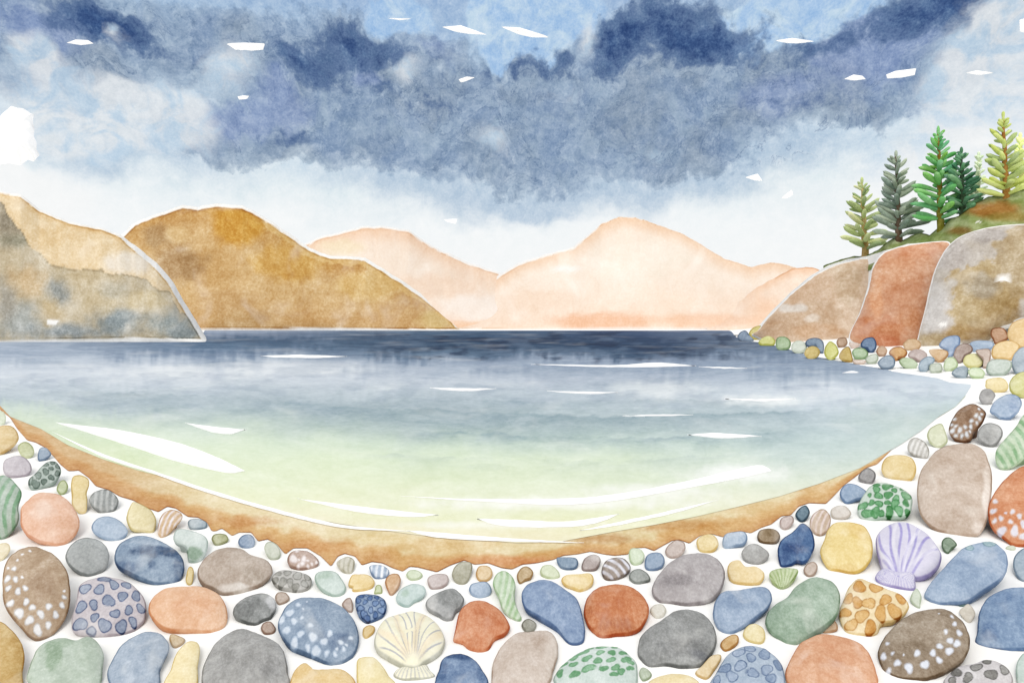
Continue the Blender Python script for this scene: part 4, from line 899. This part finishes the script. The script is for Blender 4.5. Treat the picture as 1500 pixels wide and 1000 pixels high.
# ------------------------------------------------------------------ conifers
def conifer(label, base, tip, half, tones, bark, levels, seed, depth, group='conifers on the headland', thin=1., bend=0.):
    rs = random.Random(seed); levels = int(levels * 1.35); thin *= .86
    Yd = (np.interp(base[0], [1085, 1180, 1245, 1300, 1350, 1420, 1500, 1800], [44, 34, 30, 25, 23.5, 22, 21.4, 21]) + depth) * H
    B = at(base[0], base[1] + 3, Yd); s = 100 * Yd / F; hgt = (base[1] - tip[1] + 3) / 100
    lean = (tip[0] - base[0]) / 100
    root = bpy.data.objects.new('conifer', None); COL.objects.link(root); root.location = B; root.scale = (s, s, s); bpy.context.view_layer.update()
    tag(root, label, 'conifer', group)
    axis = lambda t: np.array([lean * t + bend * math.sin(t * 3.1), 0, hgt * t])
    # trunk
    V = []; n = 10; C = []
    for k in range(15):
        t = k / 14 * .95; r = .042 * (1 - t) ** .8 + .008
        c = axis(t) + [.006 * math.sin(t*19 + seed), 0, -.05 if k == 0 else 0]
        for j in range(n):
            a = 2*math.pi*j/n; V.append(c + r * (1 + .25*(k == 0)) * np.array([math.cos(a), math.sin(a), 0])); C.append(lin(bark[0]) * (1-t) + lin(bark[1]) * t)
    f = grid_faces(15, n, True); V = np.array(V) * s + B
    link('trunk', V, [tuple(p) for p in f] + [tuple(range(14*n, 15*n))], M_bark, np.array(C), None, None, B, None, s, parent=root)
    # crown: sprays of needles, each a blunt pad growing out of the trunk
    V = []; Fc = []; C = []
    def pad(p, d, ln, wd, col):
        d = d / np.linalg.norm(d); a = np.cross(d, [0, 0, 1.]); a = a / max(np.linalg.norm(a), 1e-6) if np.linalg.norm(a) > 1e-3 else np.array([1., 0, 0]); b = np.cross(a, d)
        o0 = len(V); nr, nn = 10, 10; ph = rs.random() * 6; sag = rs.uniform(-.08, .1) * ln
        for i in range(nr):
            t = i / (nr - 1); r = wd * .5 * (max(0, math.sin(math.pi * (.06 + .9*t))) ** .5) * (.62 + .55 * t) * (1 + .1*math.sin(7*t + ph))
            if i in (0, nr - 1): r *= .25
            c = p + d * ln * t + np.array([0, 0, -sag * math.sin(math.pi * t)])
            for j in range(nn):
                an = 2*math.pi*j/nn; V.append(c + a * (r * 1.15 * math.cos(an)) + b * (r * math.sin(an))); C.append(col * (.93 + .14 * t))
        for q in grid_faces(nr, nn, True): Fc.append(tuple(o0 + z for z in q))
        Fc.append(tuple(o0 + z for z in range(nn))[::-1]); Fc.append(tuple(o0 + (nr-1)*nn + z for z in range(nn)))
    T = [lin(t) for t in tones]
    for k in range(levels):
        t = .13 + .77 * (k / (levels - 1)) ** .93
        w = half / 100 * ((1 - t) ** .7 * 1.16 + .03) * (.86 + .26 * rs.random())
        if k == 0: w *= .85
        yaws = [0, math.pi, rs.uniform(.7, 2.4), rs.uniform(3.8, 5.6)]
        if k > levels * .62: yaws = [0, math.pi, rs.choice([1, -1]) * math.pi/2 + rs.uniform(-.4, .4)]
        for m, yw in enumerate(yaws):
            main = m < 2
            yw += rs.uniform(-.35, .35); ele = math.radians(rs.uniform(4, 24) + 30 * t)
            ln = w * (1 if main else rs.uniform(.7, .95)) * rs.uniform(.88, 1.1) / math.cos(ele) ** .5
            wd = np.clip(ln * rs.uniform(.24, .31), .05, .095) * thin
            d = np.array([math.cos(yw) * math.cos(ele), math.sin(yw) * math.cos(ele), math.sin(ele)])
            p = axis(t + rs.uniform(-.018, .018)) - d * .02
            c0 = T[rs.randrange(len(T))]; c1 = T[rs.randrange(len(T))]; x = rs.random() * .6
            pad(p, d, ln, wd, c0 * (1-x) + c1 * x)
    pad(axis(.9), np.array([lean*.1, 0, 1.]), hgt * .1 + .02, .05 * thin, T[0])
    pad(axis(.86), np.array([.5, -.2, .8]), .1, .05 * thin, T[1]); pad(axis(.86), np.array([-.55, -.1, .8]), .1, .05 * thin, T[0])
    V = np.array(V) * s + B
    link('crown', V, Fc, M_leaf, np.array(C), None, None, B, None, s, parent=root)
conifer('shortest yellow green conifer, first from the left on the cliff top', (1268, 378), (1262, 261), 38, ['B3BE86', '9BAA74', '86996A', 'C6C795', '93A36F'], ('A98D58', 'C9AE74'), 9, 11, 2.0)
conifer('slender grey green conifer with a dark trunk, second from the left', (1317, 362), (1312, 222), 41, ['8F9A88', '77877A', 'A0A996', '6E7C70', '899681'], ('6B5643', '5A4D42'), 12, 12, 2.0)
conifer('bright green tall conifer in the middle of the row', (1378, 340), (1374, 186), 44, ['6FAB66', '4F9354', '86B970', '5E9C74', '74A44C'], ('7C7A2C', '8A5A2A'), 11, 13, 2.0)
conifer('small dark green conifer right beside the bright green tall one', (1411, 322), (1408, 217), 36, ['4F7A5C', '3E6650', '5B8A64', '6D9A6C', '4B7258'], ('3E5238', '34463A'), 9, 14, 2.3)
conifer('tallest standing yellowish conifer with an orange brown trunk at the right end', (1475, 302), (1469, 165), 40, ['AEB96C', '98A86A', 'BFC97A', '8FA070', 'A6AF58'], ('A87B3C', '9C6A36'), 11, 15, 2.0)
conifer('faint pale green conifer standing behind the dark green one', (1431, 306), (1434, 224), 20, ['D2DEC4', 'C5D4BA', 'DCE5CF'], ('C9CDAE', 'CBD2B4'), 7, 16, 3.4)
conifer('faint pale lime conifer at the right edge behind the yellowish one', (1499, 300), (1494, 196), 26, ['DCE49C', 'D0DB8C', 'E3E8AE'], ('C6BE7C', 'CFC98A'), 8, 17, 3.4)

# ------------------------------------------------------------------ torn white wisps of cloud high over the lake
WISP = [('flat topped white cloud wisp low in the dark cloud at upper left', '98,63 110,59 130,60 137,64 120,66'),
 ('ragged white cloud wisp with a straight top, left of the navy cloud', '332,65 360,64 388,65 386,73 370,74 358,72 345,73'),
 ('tiny white cloud wisp below the ragged straight topped one', '348,142 357,140.5 365,141 362,145 350,146'),
 ('white slanting cloud wisp left of the pair at top centre', '648,40 675,38 712,51 690,50 665,46'),
 ('white slanting cloud wisp right of the pair at top centre', '735,40 760,42 803,55 785,55 755,48'),
 ('small hooked white cloud wisp below the pair at top centre', '672,117 684,113 695,114 684,118 675,121'),
 ('hair thin white cloud wisp left of the pair at top centre', '568,27 585,27.5 602,28 585,30'),
 ('long thin white cloud wisp under the pale gap at upper right', '1136,60 1160,57 1192,61 1170,63 1145,62'),
 ('small humped white cloud wisp, left of the thick ragged one', '1237,116 1250,110 1264,112 1268,116 1250,118'),
 ('thick ragged white cloud wisp above the conifers', '1298,110 1310,105 1342,101 1340,110 1320,114 1300,115'),
 ('thin level white cloud wisp right of the thick ragged one', '1415,107 1430,104 1455,107 1435,110'),
 ('triangular white cloud wisp in the pale sky left of the conifers', '1092,260 1110,255 1117,265 1105,264'),
 ('slim slanting white cloud wisp nearest the palest conifer', '1145,290 1160,279 1162,285 1150,291'),
 ('small white cloud wisp low above the pale peach hills', '650,322 670,321 668,328 655,325'),
 ('white cloud wisp cut by the right edge of the sky', '1493,30 1505,26 1506,50 1494,46')]
WISP.append(('large torn white cloud at the left edge above the pale headland slope', '-30,205 3,169 17,157 27,161 35,162 44,168 50,169 48,178 50,188 49,200 54,210 53,222 58,228 50,236 42,233 30,242 14,239 -30,246'))
for i, (lab, s) in enumerate(WISP):
    o = stone('cloud_wisp', pts(s), M_cloud, lambda Q, r: np.tile(lin('FCFCFC'), (len(Q), 1)), 60, 8, beta=60, top=.8, hover=520 + 9*i, sharp=True, jag=1.5, seed=500 + i)
    tag(o, lab, 'cloud', 'white wisps of cloud')

# ------------------------------------------------------------------ sky
W = bpy.data.worlds.new('World'); SC.world = W; W.use_nodes = True; T = W.node_tree; T.nodes.clear(); E.T = T
SUN_EL, SUN_AZ = math.radians(56), math.radians(200)      # azimuth clockwise from +Y (the view direction)
tc = T.nodes.new('ShaderNodeTexCoord'); sp = T.nodes.new('ShaderNodeSeparateXYZ'); T.links.new(tc.outputs['Generated'], sp.inputs[0])
az = E._m(E(sp.outputs[0]), E(sp.outputs[1]), 'ARCTAN2'); el = E._m(E(sp.outputs[2]), None, 'ARCSINE')
A = az * 8.94; EL = el * 8.94
cb = T.nodes.new('ShaderNodeCombineXYZ'); feed(A, cb.inputs[0]); feed(EL, cb.inputs[1]); Pv = E(cb.outputs[0])
def warp(v, sc, amp, det=3.):
    c = noise(v, sc, det, .55, 0., 1); d = vmath('SUBTRACT', c, (.5, .5, .5)); return vmath('ADD', v, vmath('MULTIPLY', d, (amp, amp, 0)))
PW = warp(warp(Pv, .9, .9, 2.), 4.5, .30, 5.)
def skp(px, py):
    a = math.atan((px - CX) / F); return a * 8.94, math.atan((CY - py) / F * math.cos(a)) * 8.94
def blob(px, py, rx, ry, st=1., rot=0., v=None):
    m = T.nodes.new('ShaderNodeMapping'); m.vector_type = 'TEXTURE'; feed(v or PW, m.inputs[0])
    x, y = skp(px, py); m.inputs[1].default_value = (x, y, 0); m.inputs[2].default_value = (0, 0, rot); m.inputs[3].default_value = (rx/100, ry/100, 1)
    g = T.nodes.new('ShaderNodeTexGradient'); g.gradient_type = 'SPHERICAL'; T.links.new(m.outputs[0], g.inputs[0]); return E(g.outputs[1]) * st
def field(L, v=None):
    t = None
    for b in L:
        e = blob(*b, v=v); t = e if t is None else t + e
    return t
def ramp(x, stops):
    r = T.nodes.new('ShaderNodeValToRGB'); feed(x, r.inputs[0]); cr = r.color_ramp
    while len(cr.elements) < len(stops): cr.elements.new(.5)
    for e, (p, h) in zip(cr.elements, stops): e.position = p; e.color = (*lin(h), 1)
    return E(r.outputs[0])
n_big = noise(Pv, .8, 5., .55, .5); n_mid = noise(Pv, 2.4, 6., .6, .8); n_fine = noise(Pv, 7., 5., .62, .4); n_grain = noise(Pv, 34., 2., .7)
ey = EL + (n_big - .5) * .9 + (n_mid - .5) * .35
base = ramp(ey * .2, [(0, 'FAFAF9'), (.26, 'F5F8F9'), (.38, 'E6EFF3'), (.50, 'CBDCEA'), (.64, 'B3CADF'), (.9, 'A3BCDB')])
mass = field([(320, 195, 110, 52, 1.0), (480, 160, 170, 85, 1.1), (620, 185, 180, 80, 1.1), (800, 170, 210, 100, 1.2), (960, 180, 190, 85, 1.1), (1110, 140, 160, 80, 1.1), (1260, 90, 170, 75, 1.), (1340, 60, 120, 90, .8),
              (190, 50, 170, 70, 1.), (60, 70, 150, 90, .9), (440, 80, 140, 60, .8), (560, 70, 140, 60, .8), (960, 60, 170, 80, 1.), (780, 255, 130, 55, .6), (1030, 235, 110, 50, .5), (330, 60, 120, 60, .6), (1420, 30, 90, 60, .7), (680, 100, 120, 60, .5), (640, 230, 100, 40, .5)])
mm = mass + (n_mid - .5) * .7 + (n_fine - .5) * .5
mk = ss(mm, .18, .42) * .62 + ss(mm, .3, .85) * .38
grey = mixc(ss(n_mid, .4, .66), '889EBB', 'A9BBCE'); grey = mixc(ss(n_big, .42, .62), grey, '93A4B8')
bloom = noise(PW, 1.3, 7., .62, .7); bloom2 = noise(PW, 2.6, 7., .62, .5)
grey = mixc(ss(bloom, .515, .535) * .35, grey, 'AFC1D4'); grey = mixc(ss(bloom2, .53, .55) * .3, grey, '6F88A8')
grey = mixc(ss((bloom - .51).abs(), 0., .012, .4, 0.), grey, '5F7899')
veil = field([(700, 285, 190, 70, 1.), (900, 270, 200, 70, 1.), (1060, 245, 150, 60, .9), (560, 250, 140, 50, .7), (230, 205, 160, 70, .9), (130, 240, 60, 40, .4), (780, 310, 60, 24, .6), (1180, 205, 120, 50, .6)])
base = mixc(ss(veil + (n_mid - .5) * .5, .05, .95) * .8, base, 'B4C8DC')
c = mixc(mk, base, grey)
c = mixc(ss((mm - .27).abs(), .0, .035, .16, 0.) * ss(n_big, .46, .6), c, '5E7797')              # dried edge of the cloud wash
peri = field([(410, 150, 70, 50), (330, 175, 60, 40), (1140, 140, 80, 60), (1300, 80, 100, 60), (60, 25, 90, 40), (540, 95, 40, 30), (1250, 60, 60, 40), (640, 60, 60, 40, .6)])
c = mixc(ss(peri + (n_fine - .5) * .5, .2, .75) * .42, c, '8A9CCB')
win = field([(800, 18, 120, 50), (770, 74, 80, 22), (585, 15, 70, 40, .8), (1150, 18, 170, 48, 1.1), (720, 35, 60, 40, .6)])
wn = win + (n_mid - .5) * .35 + (n_fine - .5) * .2
c = mixc(ss(wn, .16, .34), c, mixc(ss(n_mid, .4, .65), 'A5C4E6', 'CCDFEE'))
navy = field([(125, 15, 80, 30, 1.), (190, 35, 60, 34, .9), (60, 68, 40, 34, .8), (300, 78, 80, 18, .55), (440, 92, 66, 34, 1.), (515, 58, 80, 34, 1.1), (600, 70, 60, 26, .6), (970, 42, 110, 62, 1.15), (1060, 62, 100, 40, .9), (900, 55, 50, 60, .7),
              (1330, 28, 90, 40, 1.), (1400, 22, 44, 40, .9), (1200, 70, 60, 24, .7), (430, 190, 60, 20, .6), (720, 95, 110, 24, .45), (1150, 160, 70, 26, .5), (15, 110, 50, 26, .5), (820, 95, 90, 20, .6), (560, 115, 80, 24, .6), (640, 150, 90, 26, .5)])
nv = navy + (n_mid - .5) * .8 + (n_fine - .5) * .7
c = mixc(ss(nv, .22, .62) * .85, c, mixc(ss(n_fine, .38, .62), '476590', '667EA4'))
c = mixc(ss(nv + (n_fine - .5) * .4, .62, 1.15) * .7, c, '2A4A7E')
pale = field([(90, 150, 110, 75, 1.1), (190, 175, 110, 70, .9), (45, 55, 40, 36, .9), (175, 40, 30, 24, .7), (330, 100, 60, 44, .9), (250, 165, 90, 60, .8), (860, 55, 34, 50, .7), (600, 95, 40, 30, .7), (1470, 120, 90, 130, 1.3), (1390, 210, 130, 80, 1.1), (1495, 30, 50, 70, .9), (1480, 80, 50, 60, .7), (830, 130, 70, 40, .45), (720, 215, 50, 40, .7), (960, 215, 60, 30, .4)])
pl = pale + (n_mid - .5) * .6 + (n_fine - .5) * .45
c = mixc(ss(pl, .22, .75) * .85, c, mixc(ss(n_mid, .42, .6), 'E3E8EC', 'CADCEB'))
soft = field([(1330, 285, 140, 45, .8), (1450, 200, 110, 60, .7), (1300, 230, 80, 40, .4), (20, 285, 120, 60, 1.3), (10, 235, 60, 40, .7)])
c = mixc(ss(soft + (n_mid - .5) * .5, .05, .8) * .9, c, 'F8F9F9')
# branching tide lines inside the right hand cloud
tl = noise(Pv, 1.5, 7., .62, .9)
c = mixc(ss((tl - .5).abs(), 0., .012, .55, 0.) * ss(field([(1080, 170, 260, 90, 1.3), (680, 150, 180, 60, 1.)], v=Pv), .2, .5), c, '6A80A2')
g = T.nodes.new('ShaderNodeGamma'); feed(c, g.inputs[0]); feed((n_grain - .5) * .7 + (n_fine - .5) * 1.1 + (n_mid - .5) * .7 + 1.06, g.inputs[1]); c = E(g.outputs[0])
# unseen sky overhead and behind the viewer, brightened as fill light, clear sky between
sk = T.nodes.new('ShaderNodeTexSky'); sk.sky_type = 'NISHITA'; sk.sun_disc = False; sk.sun_elevation = SUN_EL; sk.sun_rotation = SUN_AZ
bg1 = T.nodes.new('ShaderNodeBackground'); T.links.new(sk.outputs[0], bg1.inputs[0]); bg1.inputs[1].default_value = .1
bg2 = T.nodes.new('ShaderNodeBackground'); bg2.inputs[1].default_value = 1.0
out = ss(EL, 4.7, 6.6).max(ss(A.abs(), 8.2, 11.))
feed(mixc(out, c, (1.12, 1.11, 1.09, 1)), bg2.inputs[0])
mx = T.nodes.new('ShaderNodeMixShader'); feed(out * ss(n_big, .50, .66), mx.inputs[0]); T.links.new(bg2.outputs[0], mx.inputs[1]); T.links.new(bg1.outputs[0], mx.inputs[2])
wo = T.nodes.new('ShaderNodeOutputWorld'); T.links.new(mx.outputs[0], wo.inputs[0])
W.cycles.sampling_method = 'MANUAL'; W.cycles.sample_map_resolution = 512

sun = bpy.data.lights.new('sun', 'SUN'); sun.energy = 1.15; sun.angle = math.radians(25); sun.color = (1, .96, .9)
so = bpy.data.objects.new('sun', sun); COL.objects.link(so)
sd = Vector((math.sin(SUN_AZ) * math.cos(SUN_EL), math.cos(SUN_AZ) * math.cos(SUN_EL), math.sin(SUN_EL)))
so.rotation_euler = sd.to_track_quat('Z', 'Y').to_euler(); so.location = sd * 50

cam = bpy.data.cameras.new('camera'); cam.sensor_width = 36; cam.lens = 36 * F / 1500; cam.shift_y = -28 / 1500; cam.clip_start = .05; cam.clip_end = 5000
co = bpy.data.objects.new('camera', cam); COL.objects.link(co); co.location = CAM; co.rotation_euler = (math.pi / 2, 0, 0); SC.camera = co

vs = SC.view_settings; vs.view_transform = 'Standard'; vs.look = 'None'; vs.gamma = 1; vs.exposure = .0
SC.cycles.max_bounces = 4; SC.cycles.diffuse_bounces = 3
